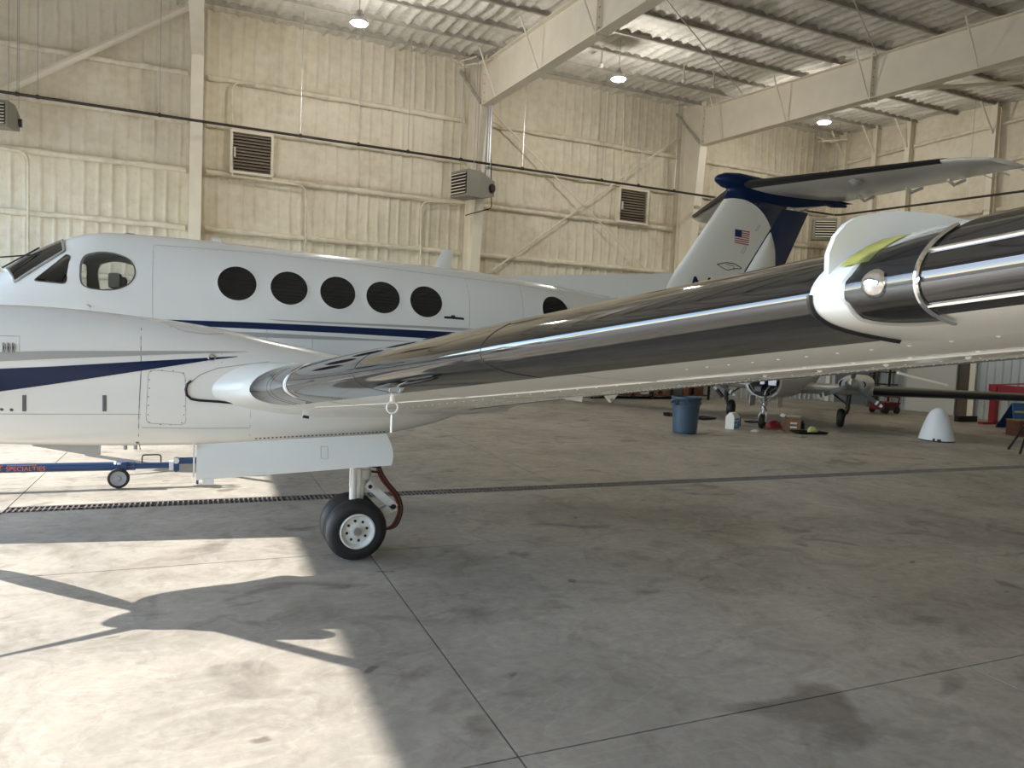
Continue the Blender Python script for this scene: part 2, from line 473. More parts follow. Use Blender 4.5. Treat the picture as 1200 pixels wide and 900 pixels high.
# wall bracing
def rod(a, b, r, lab, cat='brace', m=FRAMEW, nm='wall_brace', grp=None):
    o = T(nm, m, [a, b], r, None, 8); return tag(o, lab, cat, grp)
rod((-4.6, 20.45, 6.72), (-.45, 20.45, 9.65), .085, 'thick cream diagonal brace pipe high on the wall at upper left', nm='brace_pipe')
rod((7.75, 20.6, 8.5), (13.4, 20.6, 4.3), .028, 'thin cream brace rod falling to the right, crossing under the centre rafter')
rod((7.8, 20.66, 3.6), (14.5, 20.66, 8.7), .028, 'thin cream brace rod rising to the right, meeting the foot of the far rafter', m=FOAMD)
rod((7.6, 12.3, roofz(12.3)-.25), (14.7, 17.8, roofz(17.8)-.2), .014, 'thin roof tie rod under the ceiling between the two rafters', nm='roof_rod', m=GALV)
rod((14.9, 13.2, roofz(13.2)-.25), (10.4, 10.2, roofz(10.2)-.25), .014, 'thin roof tie rod ending on top of the right rafter', nm='roof_rod', m=GALV)
rod((15.1, 14.8, roofz(14.8)-.75), (21.3, 9.0, roofz(9.0)-.35), .05, 'cream roof strut running beneath the ceiling of the far right bay', nm='roof_strut', m=FRAMEW)
def clutter(name, c, lab):
    o = MB()
    for k in range(6):
        a = Vector(c)+Vector((random.uniform(-.8,.1), random.uniform(-.5,.3), random.uniform(-.15,.05)))
        o.tube([a, a+Vector((random.uniform(-.7,.7), random.uniform(-.6,.6), random.uniform(-.15,.15)))], .018, 6)
    return tag(o.build(name, FRAMEW, None, smooth=60), lab, 'bracket')
clutter('roof_bracket', (7.0, 20.2, 9.5), 'cluster of cream steel clips under the roof where the centre rafter meets the wall')
clutter('roof_bracket', (20.4, 20.3, 9.3), 'cluster of cream steel clips in the far right roof corner')

# suspended pipe
PZ = 6.66
o = thing('overhead_pipe', (7, 19.5, PZ), 'thin dark pipe hung on rods along the back and right walls', 'pipe')
T('pipe_run', PIPEB, arc([(XL+.2, 19.5, PZ), (20.6, 19.5, PZ-.02), (20.6, 3, PZ-.6)], .3), .034, o)
for px, py in ((20,107),(44,111),(187,134),(352,160),(420,170),(478,179),(540,188),(612,199),(705,213),(748,220),(790,226)):
    p = at(px, py, 1, 19.5)
    T('hanger_rod', GALV, [(p.x, 19.5, PZ), (p.x, 19.5, roofz(19.5)+.1)], .009, o, 5)
    MB().lathe((p.x-.03, 19.5, PZ), (1,0,0), [(.05,0),(.05,.06)], 12).build('hanger_clip', PIPEB, o)
for y in (14.7, 12.0, 9, 6):
    z = PZ-.02-(19.5-y)*.035
    T('hanger_rod', GALV, [(20.6, y, z), (20.6, y, roofz(y)+.1)], .009, o, 5)

# wall conduits
def conduit(pts, lab, r=.028):
    P = [at(px, py, 1, 20.72) for px, py in pts]
    o = MB().tube(arc(P, .25), r, 8).build('wall_conduit', FOAMD, None, smooth=60); tag(o, lab, 'conduit')
conduit([(-10,171),(33,178),(33,325)], 'painted conduit bending down the wall at the far left edge')
conduit([(272,206),(272,96),(300,99)], 'painted conduit rising beside the left window up to the wall girt')
conduit([(272,206),(359,218),(358,330)], 'painted conduit bending down from under the left wall vent')
conduit([(545,238),(494,236),(492,330)], 'painted conduit bending down beside the centre column')
conduit([(730,215),(731,125)], 'painted conduit rising above the right wall vent')

# wall louvre vents
def louver(px0, py0, px1, py1, lab, nm='wall_vent', d=.1):
    a = at(px0, py0, 1, 20.7); b = at(px1, py1, 1, 20.7)
    x0, x1 = a.x, b.x; z0, z1 = min(a.z, b.z), max(a.z, b.z)
    t = thing(nm, ((x0+x1)/2, 20.8, z0), lab, 'vent')
    B('backing', DARK, x0, x1, 20.84, 20.92, z0, z1, t)
    m = MB(); f = .06
    m.box(x0-f, x0, 20.68, 20.92, z0-f, z1+f); m.box(x1, x1+f, 20.68, 20.92, z0-f, z1+f)
    m.box(x0, x1, 20.68, 20.92, z0-f, z0); m.box(x0, x1, 20.68, 20.92, z1, z1+f)
    m.build('frame', FRAMEW, t)
    n = 12
    for k in range(n):
        z = z0+(z1-z0)*(k+.5)/n
        MB().obox(((x0+x1)/2, 20.77, z), ((x1-x0)/2-.005, 0, 0), (0, .045, .035), (0, .004, -.005)).build('slat', LOUV, t)
    B('hinge_latch', PANELW, x0+.03, x0+.08, 20.64, 20.68, z0+(z1-z0)*.35, z0+(z1-z0)*.6, t)
louver(273,154,317,205, 'brown louvred wall vent above the cabin windows, between left and centre columns')
louver(728,221,757,262, 'brown louvred wall vent left of the column behind the blue tail')

def heater(c, lab, s=1.0, rz=0):
    """box unit heater hanging on rods, its louvres facing -x -y"""
    t = thing('unit_heater', c, lab, 'heater')
    R = Matrix.Translation(c) @ Matrix.Rotation(rz, 4, 'Z')
    W, D, H = .38*s, .55*s, .36*s
    m = MB(R); rings = [[(-D,-W,-H),(-D,W,-H),(-D,W,H),(-D,-W,H)], [(-.1*s,-W,-H),(-.1*s,W,-H),(-.1*s,W,H),(-.1*s,-W,H)], [(D,-W*.6,-H*.6),(D,W*.6,-H*.6),(D,W*.6,H*.6),(D,-W*.6,H*.6)]]
    m.loft(rings); m.build('casing', HEAT, t)
    m = MB(R); m.box(-D-.02, -D, -W*.85, W*.85, -H*.8, H*.8); m.build('grille_opening', DARK, t)
    for k in range(7):
        z = -H*.72+H*1.44*k/6
        MB(R).obox((-D-.03, 0, z), (.025, 0, .02), (0, W*.84, 0), (.003, 0, .006)).build('louver', FRAMEW, t)
    MB(R).lathe((D*.75, -W*.72, 0), (.3,-1,0), [(.12*s,-.03),(.12*s,.05)], 16).build('flue_collar', BLK, t)
    for sx in (-.3, .3):
        for sy in (-.3, .3):
            p = R @ Vector((sx*s, sy*s, H)); T('hanger_rod', GALV, [p, (p.x, p.y, roofz(p.y)+.1)], .009, t, 5)
    return t
hc = at(556, 219, 1, 19.6)
h = heater(tuple(hc), 'olive grey unit heater with louvres hung beside the centre column', 1.0, math.radians(20))
f0 = hc+Vector((.42, .1, .1)); T('flue_pipe', GALV, [f0+Vector((0,0,.1)), (f0.x, f0.y, roofz(f0.y)+.1)], .075, h, 12)
T('gas_line', PIPEB, arc([hc+Vector((.5,.2,1.6)), hc+Vector((.62,.2,-.5)), hc+Vector((-.1,.4,-.75))], .1), .015, h, 6)
hc = at(2, 138, 1, 19.9); heater(tuple(hc), 'grey unit heater at the upper left edge, louvres facing the plane', .8, math.radians(78))
hc = at(963, 271, 1, 19.6); heater(tuple(hc), 'small dark unit heater on the far wall right of the blue rudder', 1.0, math.radians(55))

# high-bay lamps
def highbay(px, py, lab):
    p = at(px, py, 1, 16.6)
    t = thing('high_bay_lamp', p, lab, 'lamp', None)
    MB().lathe((p.x, 16.6, p.z), (0,0,1), [(.20,-.06),(.205,-.04),(.15,.08),(.08,.13),(.06,.22)], 20).build('lamp_shade', GALV, t, smooth=50)
    MB().lathe((p.x, 16.6, p.z), (0,0,1), [(.18,-.055),(.17,-.08),(.1,-.10),(.0,-.105)], 20).build('lens', LAMP, t, smooth=50)
    T('hanger', GALV, [(p.x, 16.6, p.z+.2), (p.x, 16.6, roofz(16.6)+.05)], .012, t, 6)
    L = bpy.data.lights.new('bay_light', 'POINT'); L.energy = 150; L.color = (1,.97,.9); L.shadow_soft_size = .15
    q = bpy.data.objects.new('bay_light', L); COL.objects.link(q); q.location = (p.x, 16.6, p.z-.3)
highbay(421, 24, 'lit high bay lamp nearest the left, above the cabin windows')
highbay(725, 90, 'lit high bay lamp in the middle bay under the ceiling')
highbay(966, 141, 'lit high bay lamp on the right, above the white tailplane')
for px, py, lab in ((705,75,'small ceiling sensor left of the middle high bay lamp'),(801,94,'small ceiling sensor right of the middle high bay lamp'),(836,100,'small ceiling sensor beside the right rafter')):
    p = at(px, py, 2, 9.15)
    tag(MB().lathe(p, (0,0,1), [(.05,-.08),(.06,0),(.03,.05),(.02,.4)], 10).build('ceiling_sensor', PURL, None), lab, 'sensor')

# lower liner panels, door leaf
def liner(name, u0, u1, z1, pos, parent, pitch=.23):
    m = MB(); n = int((u1-u0)/pitch)
    for k in range(n):
        a = u0+(u1-u0)*k/n; p = (u1-u0)/n
        q = [(a,0),(a+p*.62,0),(a+p*.72,.035),(a+p*.9,.035),(a+p,0)]
        for (ua,da),(ub,db) in zip(q[:-1], q[1:]):
            m.add([pos(ua,0,da), pos(ub,0,db), pos(ub,z1,db), pos(ua,z1,da)], [(0,1,2,3)])
    return m.build(name, LINER, parent)
liner('liner_sheet', YF, 14.75, 2.5, lambda u,z,d: (XR-.2-d, u, z), wr)
liner('liner_sheet', 15.1, YB, 2.5, lambda u,z,d: (XR-.2-d, u, z), wr)
liner('liner_sheet', 15.4, XR-.2, 2.5, lambda u,z,d: (u, YB-.3-d, z), wb)
B('dark_recess', mat('recess_brown', (.10,.08,.06), .7), XR-.22, XR-.18, 14.75, 15.1, 0, 2.5, wr)
tag(B('leaning_sheet', PANELW, XR-.32, XR-.26, 15.08, 16.75, .02, 2.35), 'tall white panel leaning on the right wall behind the radome', 'panel')

# ------------------------------------------------------------------ aeroplane
YC = 7.95           # centreline
def lerp_tab(tab, X):
    if X <= tab[0][0]: return tab[0][1:]
    for a, b in zip(tab[:-1], tab[1:]):
        if X <= b[0]:
            t = (X-a[0])/(b[0]-a[0])
            return tuple(p+(q-p)*t for p, q in zip(a[1:], b[1:]))
    return tab[-1][1:]
def smooth_tab(tab, X):
    # Catmull-like smoothing of the table
    n = len(tab)
    if X <= tab[0][0]: return tab[0][1:]
    if X >= tab[-1][0]: return tab[-1][1:]
    for i in range(n-1):
        if X <= tab[i+1][0]:
            a, b = tab[i], tab[i+1]; h = b[0]-a[0]; t = (X-a[0])/h; out = []
            for k in range(1, len(a)):
                s = (b[k]-a[k])/h
                sl = (a[k]-tab[i-1][k])/(a[0]-tab[i-1][0]) if i > 0 else s
                sr = (tab[i+2][k]-b[k])/(tab[i+2][0]-b[0]) if i < n-2 else s
                m0 = 0 if sl*s <= 0 else 2*sl*s/(sl+s); m1 = 0 if sr*s <= 0 else 2*sr*s/(sr+s)
                out.append((2*t**3-3*t*t+1)*a[k] + (t**3-2*t*t+t)*h*m0 + (-2*t**3+3*t*t)*b[k] + (t**3-t*t)*h*m1)
            return tuple(out)
class Body:
    """superellipse hull along X. table rows: X, ztop, zbot, zmid, halfwidth, exponent"""
    def __init__(s, tab, yc): s.tab = tab; s.yc = yc
    def sec(s, X): return smooth_tab(s.tab, X)
    def pt(s, X, th, off=0):
        zt, zb, zm, w_, n = s.sec(X)
        c, d = math.cos(th), math.sin(th)
        y = (abs(c)**(2/n))*(w_+off)*(1 if c > 0 else -1)
        h = (zt-zm+off) if d > 0 else (zm-zb+off)
        return (X, s.yc+y, zm+(abs(d)**(2/n))*h*(1 if d > 0 else -1))
    def side(s, X, z, off=0, sg=-1):
        zt, zb, zm, w_, n = s.sec(X)
        h = (zt-zm) if z > zm else (zm-zb)
        q = min(.999, abs((z-zm)/max(h, 1e-4)))
        return s.yc + sg*(w_*(1-q**n)**(1/n) + off)
    def rings(s, xs, n=56, off=0):
        return [[s.pt(X, 2*PI*k/n, off) for k in range(n)] for X in xs]
    def hit(s, px, py):
        Y = s.yc - .6
        for _ in range(12):
            p = at(px, py, 1, Y); Y = Y*.3 + .7*s.side(p.x, p.z)
        return at(px, py, 1, Y)
    def strip(s, top, bot, off=.003, n=40, nz=4):
        """paint strip between two polylines in (X,z)"""
        def ev(pl, u):
            d = u*(len(pl)-1); i = min(int(d), len(pl)-2); t = d-i
            return (pl[i][0]+(pl[i+1][0]-pl[i][0])*t, pl[i][1]+(pl[i+1][1]-pl[i][1])*t)
        rings = []
        for i in range(n+1):
            a = ev(top, i/n); b = ev(bot, i/n); row = []
            for j in range(nz+1):
                X = a[0]+(b[0]-a[0])*j/nz; z = a[1]+(b[1]-a[1])*j/nz
                row.append((X, s.side(X, z, off), z))
            rings.append(row)
        return MB().loft(rings, False, False, False)
    def patch(s, poly, off=.003, k=5, sg=-1):
        cx = sum(p[0] for p in poly)/len(poly); cz = sum(p[1] for p in poly)/len(poly)
        rings = [[(cx+(p[0]-cx)*f, s.side(cx+(p[0]-cx)*f, cz+(p[1]-cz)*f, off, sg), cz+(p[1]-cz)*f) for p in poly] for f in [1-i/k for i in range(k)]+[.02]]
        return MB().loft(rings, True, False, True)
    def ring(s, poly, wd, off=.003, th=.004, sg=-1):
        cx = sum(p[0] for p in poly)/len(poly); cz = sum(p[1] for p in poly)/len(poly)
        def grow(g, o):
            out = []
            for p in poly:
                d = math.hypot(p[0]-cx, p[1]-cz); f = (d+g)/d
                X, z = cx+(p[0]-cx)*f, cz+(p[1]-cz)*f
                out.append((X, s.side(X, z, o, sg), z))
            return out
        return MB().loft([grow(0, off-.02), grow(0, off+th), grow(wd, off+th), grow(wd, off-.004)], True, False, False)
    def line(s, pl, r=.003, off=.0, n=1):
        P = []
        for (a, b) in zip(pl[:-1], pl[1:]):
            m = max(2, int(math.hypot(b[0]-a[0], b[1]-a[1])/.06))
            for i in range(m): 
                X = a[0]+(b[0]-a[0])*i/m; z = a[1]+(b[1]-a[1])*i/m; P.append((X, s.side(X, z, off), z))
        X, z = pl[-1]; P.append((X, s.side(X, z, off), z))
        return MB().tube(P, r, 4)
def poly_round(pts, r, n=5):
    N = len(pts); out = []
    for i in range(N):
        P = Vector(pts[i]); a = Vector(pts[i-1])-P; b = Vector(pts[(i+1) % N])-P
        rr = min(r, a.length*.48, b.length*.48); a = P+a.normalized()*rr; b = P+b.normalized()*rr
        for k in range(n+1):
            t = k/n; q = a*(1-t)**2+P*2*t*(1-t)+b*t*t; out.append((q.x, q.y))
    return out
def dense(poly, step=.03):
    out = []
    for i in range(len(poly)):
        a, b = poly[i], poly[(i+1) % len(poly)]; m = max(1, int(math.hypot(b[0]-a[0], b[1]-a[1])/step))
        for k in range(m): out.append((a[0]+(b[0]-a[0])*k/m, a[1]+(b[1]-a[1])*k/m))
    return out

FUS = Body([(-4.95,1.46,1.38,1.42,.03,2),(-4.85,1.56,1.28,1.42,.13,2),(-4.5,1.68,1.15,1.42,.26,2.1),(-4.0,1.77,1.05,1.42,.37,2.2),(-3.2,1.88,.98,1.45,.48,2.3),(-2.4,1.99,.95,1.50,.57,2.3),
    (-1.85,2.07,.94,1.56,.62,2.3),(-1.66,2.135,.94,1.6,.63,2.3),(-1.46,2.285,.94,1.66,.645,2.3),(-1.22,2.435,.94,1.70,.66,2.3),(-1.08,2.505,.94,1.72,.67,2.3),(-.83,2.56,.94,1.75,.68,2.25),(-.3,2.57,.94,1.75,.68,2.25),
    (.93,2.54,.94,1.75,.68,2.25),(2.0,2.51,.94,1.74,.68,2.25),(2.6,2.495,.96,1.74,.68,2.25),(3.42,2.44,1.0,1.75,.64,2.2),(4.2,2.36,1.12,1.78,.56,2.1),(5.0,2.28,1.3,1.82,.46,2.05),(6.0,2.17,1.52,1.86,.31,2),(7.0,2.06,1.7,1.9,.17,2),(7.7,2.0,1.82,1.92,.06,2)], YC)
plane = thing('aeroplane', (1.1, YC, 0), 'white and navy twin turboprop aeroplane with a T tail, its wing reaching past the camera', 'aeroplane')

xs = [-4.95,-4.93,-4.9,-4.85,-4.75,-4.6,-4.4,-4.2] + [-4.0+.1*i for i in range(21)] + [-1.9+.05*i for i in range(25)] + [-.6+.12*i for i in range(70)]
xs = sorted(set(round(x, 3) for x in xs if x <= 7.7)) + [7.7]
xs = sorted(set(xs))
hull = MB().loft(FUS.rings(xs, 72))
body = hull.build('fuselage', WHITE, plane, smooth=35)
# cockpit side windows, real openings through both sides
tri = poly_round([(-1.335,2.045),(-1.09,2.035),(-1.075,2.275),(-1.11,2.29)], .035)
sidew = []
for (px, py) in ((100,299),(118,295.5),(135,297.5),(150,303),(157,312),(158,322),(152,332),(140,338),(125,339.5),(105,337.5),(96,333),(94.5,325),(95,308)):
    p = FUS.hit(px, py); sidew.append((p.x, p.z))
sidew = poly_round(sidew, .05, 3)
cut = MB().loft([[(x, YC-1.2, z) for x, z in tri], [(x, YC+1.2, z) for x, z in tri]])
cut.loft([[(x, YC-1.2, z) for x, z in sidew], [(x, YC+1.2, z) for x, z in sidew]])
cut.loft([[FUS.pt(X, 2*PI*k/36, -.045) for k in range(36)] for X in (-1.75,-1.6,-1.45,-1.3,-1.15,-1.0,-.8,-.6,-.35)])
cutter = cut.build('cutter', WHITE)
bo = body.modifiers.new('b', 'BOOLEAN'); bo.operation = 'DIFFERENCE'; bo.object = cutter; bo.solver = 'EXACT'
try: bo.use_self = True
except Exception: pass
dg = bpy.context.evaluated_depsgraph_get(); dg.update()
nm_ = bpy.data.meshes.new_from_object(body.evaluated_get(dg))
body.modifiers.clear()
if len(nm_.polygons) > 1000: body.data = nm_
bpy.data.objects.remove(cutter)
for nm2, pl in (('side_window', sidew), ('quarter_window', tri)):
    for sg in (-1, 1):
        g_ = FUS.patch(pl, -.008, 5, sg).build(nm2, GLASS, plane, smooth=60)
        FUS.ring(pl, .010, .001, .003, sg).build('window_frame', SEAM if sg < 0 else WHITE, g_, smooth=30)
# cockpit interior
inn = thing('x', (0,0,0), '', '') if False else None
B('bulkhead', FABRIC, -.43, -.40, YC-.6, YC+.6, 1.0, 2.05, plane)
B('glareshield', BLK, -1.5, -1.26, YC-.46, YC+.46, 1.85, 2.07, plane, bevel=.02)
for dy in (-.26, .26):
    s_ = B('pilot_seat', FABRIC, -.84, -.68, YC+dy-.19, YC+dy+.19, 1.25, 2.02, plane, bevel=.05)
    B('headrest', FABRIC, -.80, -.70, YC+dy-.11, YC+dy+.11, 2.03, 2.17, s_, bevel=.03)
MB().tube([(-1.2, YC-.3, 1.9), (-1.13, YC-.3, 2.12), (-1.05, YC-.3, 2.13)], .02, 6).build('control_yoke', BLK, plane, smooth=60)
# windshield panes: patches wrapping over the nose slope
def shield(sg):
    rings = []; n = 10
    for i in range(n+1):
        u = i/n; row = []
        for j in range(9):
            v = j/8
            X = -1.655+.455*u + .11*v*(1-u) + .07*v
            th = math.radians(84 - (84-33-16*u)*v)
            a = th if sg > 0 else PI-th
            row.append(FUS.pt(X, a, .006))
        rings.append(row)
    return rings
for sg in (-1, 1):
    rg = shield(sg)
    g_ = MB().loft(rg, False, False, False).build('windshield', GLASSD, plane, smooth=60)
    edge = rg[0] + [r[-1] for r in rg[1:]] + list(reversed(rg[-1][:-1])) + [r[0] for r in reversed(rg[1:-1])]
    MB().tube(edge+[edge[0]], .012, 6).build('window_frame', BLUE if False else GREY, g_, smooth=60)
    T('wiper', BLK, [FUS.pt(-1.66, PI/2-sg*.12, .03), FUS.pt(-1.35, PI/2-sg*.35, .03)], .008, g_, 5)
T('wiper_arm', BLK, [FUS.hit(47,298), (-1.75, 7.55, 2.21), (-2.1, 7.5, 2.12)], .007, plane, 5)
# cabin windows
def ell(cx, cz, a, b, n=36, rot=0):
    return [(cx+a*math.cos(2*PI*k/n)*math.cos(rot)-b*math.sin(2*PI*k/n)*math.sin(rot), cz+a*math.cos(2*PI*k/n)*math.sin(rot)+b*math.sin(2*PI*k/n)*math.cos(rot)) for k in range(n)]
for px, py in ((278,332),(339,337.5),(396,343),(449,348.5),(499.5,353.5),(651,364)):
    c = FUS.hit(px, py); e = ell(c.x, c.z, .172, .162)
    g_ = FUS.patch(e, .002, 5).build('cabin_window', GLASSD, plane, smooth=60)
    FUS.ring(e, .012, .0, .006).build('window_frame', WHITE, g_, smooth=30)
def pxl(body_, pts): return [(lambda p: (p.x, p.z))(body_.hit(*q)) for q in pts]
# paint stripes on the cabin side
FUS.strip(pxl(FUS, [(193,374.5),(290,377.5),(390,382),(500,387.5),(600,393),(660,396)]), pxl(FUS, [(236,382.5),(310,386),(400,390.5),(500,396.5),(600,402),(660,405)])).build('navy_stripe', BLUE, plane, smooth=60)
FUS.strip(pxl(FUS, [(312,374),(400,378),(500,382),(640,390)]), pxl(FUS, [(330,376.3),(400,380),(500,385),(640,394)])).build('grey_stripe', GREY, plane, smooth=60)
FUS.strip(pxl(FUS, [(262,388),(330,391),(400,395),(480,400)]), pxl(FUS, [(300,395),(340,396.5),(400,398.5),(480,400.5)])).build('grey_stripe', GREY, plane, smooth=60)
# seams, access doors, script mark
seams = [[(181,288),(180,372)], [(169,278),(169,284)]]
for pl in ([(180,288),(179,374)], [(545,327),(550,350),(550,383)], [(608,335),(613,360),(613,375)], [(181,287),(300,296),(420,310),(545,326),(610,334),(660,344)], [(366,392),(366,415)], [(313,386),(313,400)]):
    FUS.line(pxl(FUS, pl), .0022).build('skin_seam', SEAML, plane)
mk_ = FUS.strip(pxl(FUS, [(520.5,370.5),(532,371),(543.5,372.5)]), pxl(FUS, [(520.5,373),(532,374),(544,375)]), .003, 8, 2)
q = pxl(FUS, [(529,369.3),(533,369.5)]); q2 = pxl(FUS, [(528,372),(533,372)])
mk_.v += []; 
mk_.build('script_mark', BLK, plane)
FUS.strip(q, q2, .0035, 3, 1).build('script_mark', BLK, plane)
# aerials
def fin_blade(name, base, chord, h, sweep, th, m, parent, tipc=.6):
    x, y, z = base; rings = []
    for i in range(5):
        t = i/4; c = chord*(1-(1-tipc)*t); x0 = x+sweep*t; yy = th*(1-.5*t)
        rings.append([(x0, y, z+h*t), (x0+c*.3, y-yy, z+h*t), (x0+c*.7, y-yy*.7, z+h*t), (x0+c, y, z+h*t), (x0+c*.7, y+yy*.7, z+h*t), (x0+c*.3, y+yy, z+h*t)])
    return MB().loft(rings).build(name, m, parent, smooth=50)
b_ = at(505,316,1,YC); fin_blade('blade_aerial', (b_.x, YC, b_.z-.03), .21, .27, .13, .012, WHITE, plane, .62)
b_ = at(248,284,1,YC); B('roof_aerial', WHITE, b_.x-.0, b_.x+.09, YC-.03, YC+.03, 2.55, 2.60, plane, bevel=.01)
b_ = at(153,274,1,YC); MB().lathe((b_.x, YC, 2.555), (0,0,1), [(.08,0),(.07,.012),(.04,.02),(0,.022)], 16).build('roof_beacon', BLK, plane, smooth=60)
p = FUS.hit(102,357); T('static_port', STEEL, [p, p+Vector((.03,-.05,-.02))], .006, plane, 6)

# fin and rudder (loft of thin aerofoil slices)
def afoil(x0, x1, y, z, t, n=14, axis='y'):
    up = []; lo = []
    for i in range(n+1):
        u = (1-math.cos(PI*i/n))/2; h = (x1-x0)*5*t*(.2969*math.sqrt(u)-.126*u-.3516*u*u+.2843*u**3-.1036*u**4)
        up.append((x0+(x1-x0)*u, h)); lo.append((x0+(x1-x0)*u, -h))
    ring = up + list(reversed(lo[1:-1]))
    return [(a, y+h, z) for a, h in ring] if axis == 'y' else [(a, y, z+h) for a, h in ring]
P_ = lambda px, py: at(px, py, 1, YC)
FZ0, FZ1 = 2.2, 3.86
leA, leB = P_(775,341), P_(851,229)         # fin leading edge
teA, teB = P_(917,316), P_(948,248)         # rudder trailing edge
def fle(z): return leA.x+(leB.x-leA.x)*(z-leA.z)/(leB.z-leA.z)
def fte(z): return teA.x+(teB.x-teA.x)*(z-teA.z)/(teB.z-teA.z)
hA, hB = P_(858,345), P_(904,270)           # hinge line
def fh(z): return hA.x+(hB.x-hA.x)*(z-hA.z)/(hB.z-hA.z)
m = MB()
rings = []
for i in range(25):
    z = FZ0+(FZ1-FZ0)*i/24; rings.append(afoil(fle(z), fh(z)+.03, YC, z, .11))
# fin skin: navy cap over a curved boundary, painted by position
FINM = mat('fin_paint', (.74,.74,.72), .22, coat=.35)
t_ = FINM.node_tree; pb = t_.nodes['Principled BSDF']; gg = t_.nodes.new('ShaderNodeNewGeometry'); sp = t_.nodes.new('ShaderNodeSeparateXYZ')
t_.links.new(gg.outputs['Position'], sp.inputs[0])
ca = P_(852,233); cb = P_(884,241); cc = P_(904,268); cd = P_(910,310)
# circle through three points
def circ(a, b, c):
    ax, ay, bx, by, cx, cy = a.x, a.z, b.x, b.z, c.x, c.z
    d = 2*(ax*(by-cy)+bx*(cy-ay)+cx*(ay-by))
    ux = ((ax*ax+ay*ay)*(by-cy)+(bx*bx+by*by)*(cy-ay)+(cx*cx+cy*cy)*(ay-by))/d
    uy = ((ax*ax+ay*ay)*(cx-bx)+(bx*bx+by*by)*(ax-cx)+(cx*cx+cy*cy)*(bx-ax))/d
    return ux, uy, math.hypot(ax-ux, ay-uy)
ux, uz, ur = circ(ca, P_(900,262), cd)
def mth(op, a, b):
    n = t_.nodes.new('ShaderNodeMath'); n.operation = op
    for i, v in enumerate((a, b)):
        if isinstance(v, (int, float)): n.inputs[i].default_value = v
        else: t_.links.new(v, n.inputs[i])
    return n.outputs[0]
dx = mth('SUBTRACT', sp.outputs[0], ux); dz = mth('SUBTRACT', sp.outputs[2], uz)
d2 = mth('ADD', mth('MULTIPLY', dx, dx), mth('MULTIPLY', dz, dz))
out = mth('MULTIPLY', mth('GREATER_THAN', d2, ur*ur), mth('GREATER_THAN', mth('ADD', sp.outputs[2], mth('MULTIPLY', sp.outputs[0], 1.2)), 11.2))
mx_ = t_.nodes.new('ShaderNodeMix'); mx_.data_type = 'RGBA'; t_.links.new(out, mx_.inputs[0])
mx_.inputs[6].default_value = (.74,.74,.72,1); mx_.inputs[7].default_value = (.001,.012,.06,1)
t_.links.new(mx_.outputs[2], pb.inputs['Base Color'])
fin = MB().loft(rings).build('fin', FINM, plane, smooth=50)
rings = [afoil(fh(z)-.06, fte(z), YC, z, .06) for z in [2.3+.07*i for i in range(21)]]
MB().loft(rings).build('rudder', BLUE2, plane, smooth=50)
# rounded fairing low on the rudder hinge
fr = []
for yy, xe in ((350,905),(340,908),(330,910),(316,911),(303,911),(292,910.5),(283,909),(276,907),(271,905)):
    x0 = 858+(345-yy)*46/75.; a = P_(x0, yy); b = P_(xe, yy+2); c_ = max(.03, b.x-a.x)
    fr.append(afoil(a.x-.02, a.x-.02+c_, YC, a.z, min(.5, .15/c_)))
MB().loft(fr).build('hinge_fairing', WHITE, plane, smooth=60)
# dorsal fin
rings = []
for i in range(14):
    t = i/13; x = 3.15+(5.72-3.15)*t; zt = 2.455 + (P_(775,318).z-2.455)*t
    zb = FUS.sec(x)[0]-.06; wd = .012+.035*t
    rings.append([(x, YC-wd, zb), (x, YC-wd*.6, zb+(zt-zb)*.6), (x, YC, zt), (x, YC+wd*.6, zb+(zt-zb)*.6), (x, YC+wd, zb)])
MB().loft(rings).build('dorsal_fin', WHITE, plane, smooth=50)
# flag, aerial loop, small panels, registration
def fin_y(x, z):
    c0, c1 = fle(z), fh(z)+.03; u = min(1, max(0, (x-c0)/(c1-c0)))
    return YC-(c1-c0)*5*.11*(.2969*math.sqrt(u)-.126*u-.3516*u*u+.2843*u**3-.1036*u**4)
def quad_on_fin(a, b, c, d, off, name, m, parent):
    return MB().add([(q.x, fin_y(q.x, q.z)-off, q.z) for q in (a, b, c, d)], [(0,1,2,3)]).build(name, m, parent)
A, B2, C2, D2 = P_(857.5,269), P_(876,272), P_(875,288), P_(857.5,285)
flag = quad_on_fin(A, B2, C2, D2, .004, 'flag', PAPER, plane)
L2 = lambda a, b, t: a+(b-a)*t
for k in range(0, 13, 2):
    t0, t1 = k/13, (k+1)/13
    quad_on_fin(L2(A,D2,t0), L2(B2,C2,t0), L2(B2,C2,t1), L2(A,D2,t1), .006, 'red_stripe', FLAGR, flag)
quad_on_fin(A, L2(A,B2,.45), L2(L2(A,B2,.45), L2(D2,C2,.45), 7/13), L2(A,D2,7/13), .008, 'canton', FLAGB, flag)
def fin_loop(pts, r, name, m):
    q = [P_(*p) for p in pts]; T(name, m, arc([(a.x, fin_y(a.x, a.z)-.004, a.z) for a in q], .02, 3), r, plane, 4)
fin_loop([(837,310),(848,308),(857,309),(866,313),(868,315),(858,315),(850,317),(843,314),(837,310)], .006, 'emblem_outline', SEAM)
fin_loop([(848,310),(858,312),(858,317)], .004, 'emblem_outline', SEAM)
fin_loop([(883,270),(887,264),(889,265),(885,271),(883,270)], .0035, 'access_panel', SEAML)
fin_loop([(866,296),(870,289),(873,290),(869,298),(866,296)], .0035, 'access_panel', SEAML)
fin_loop([(866,332),(885,301),(904,270)], .006, 'hinge_line', SEAM)
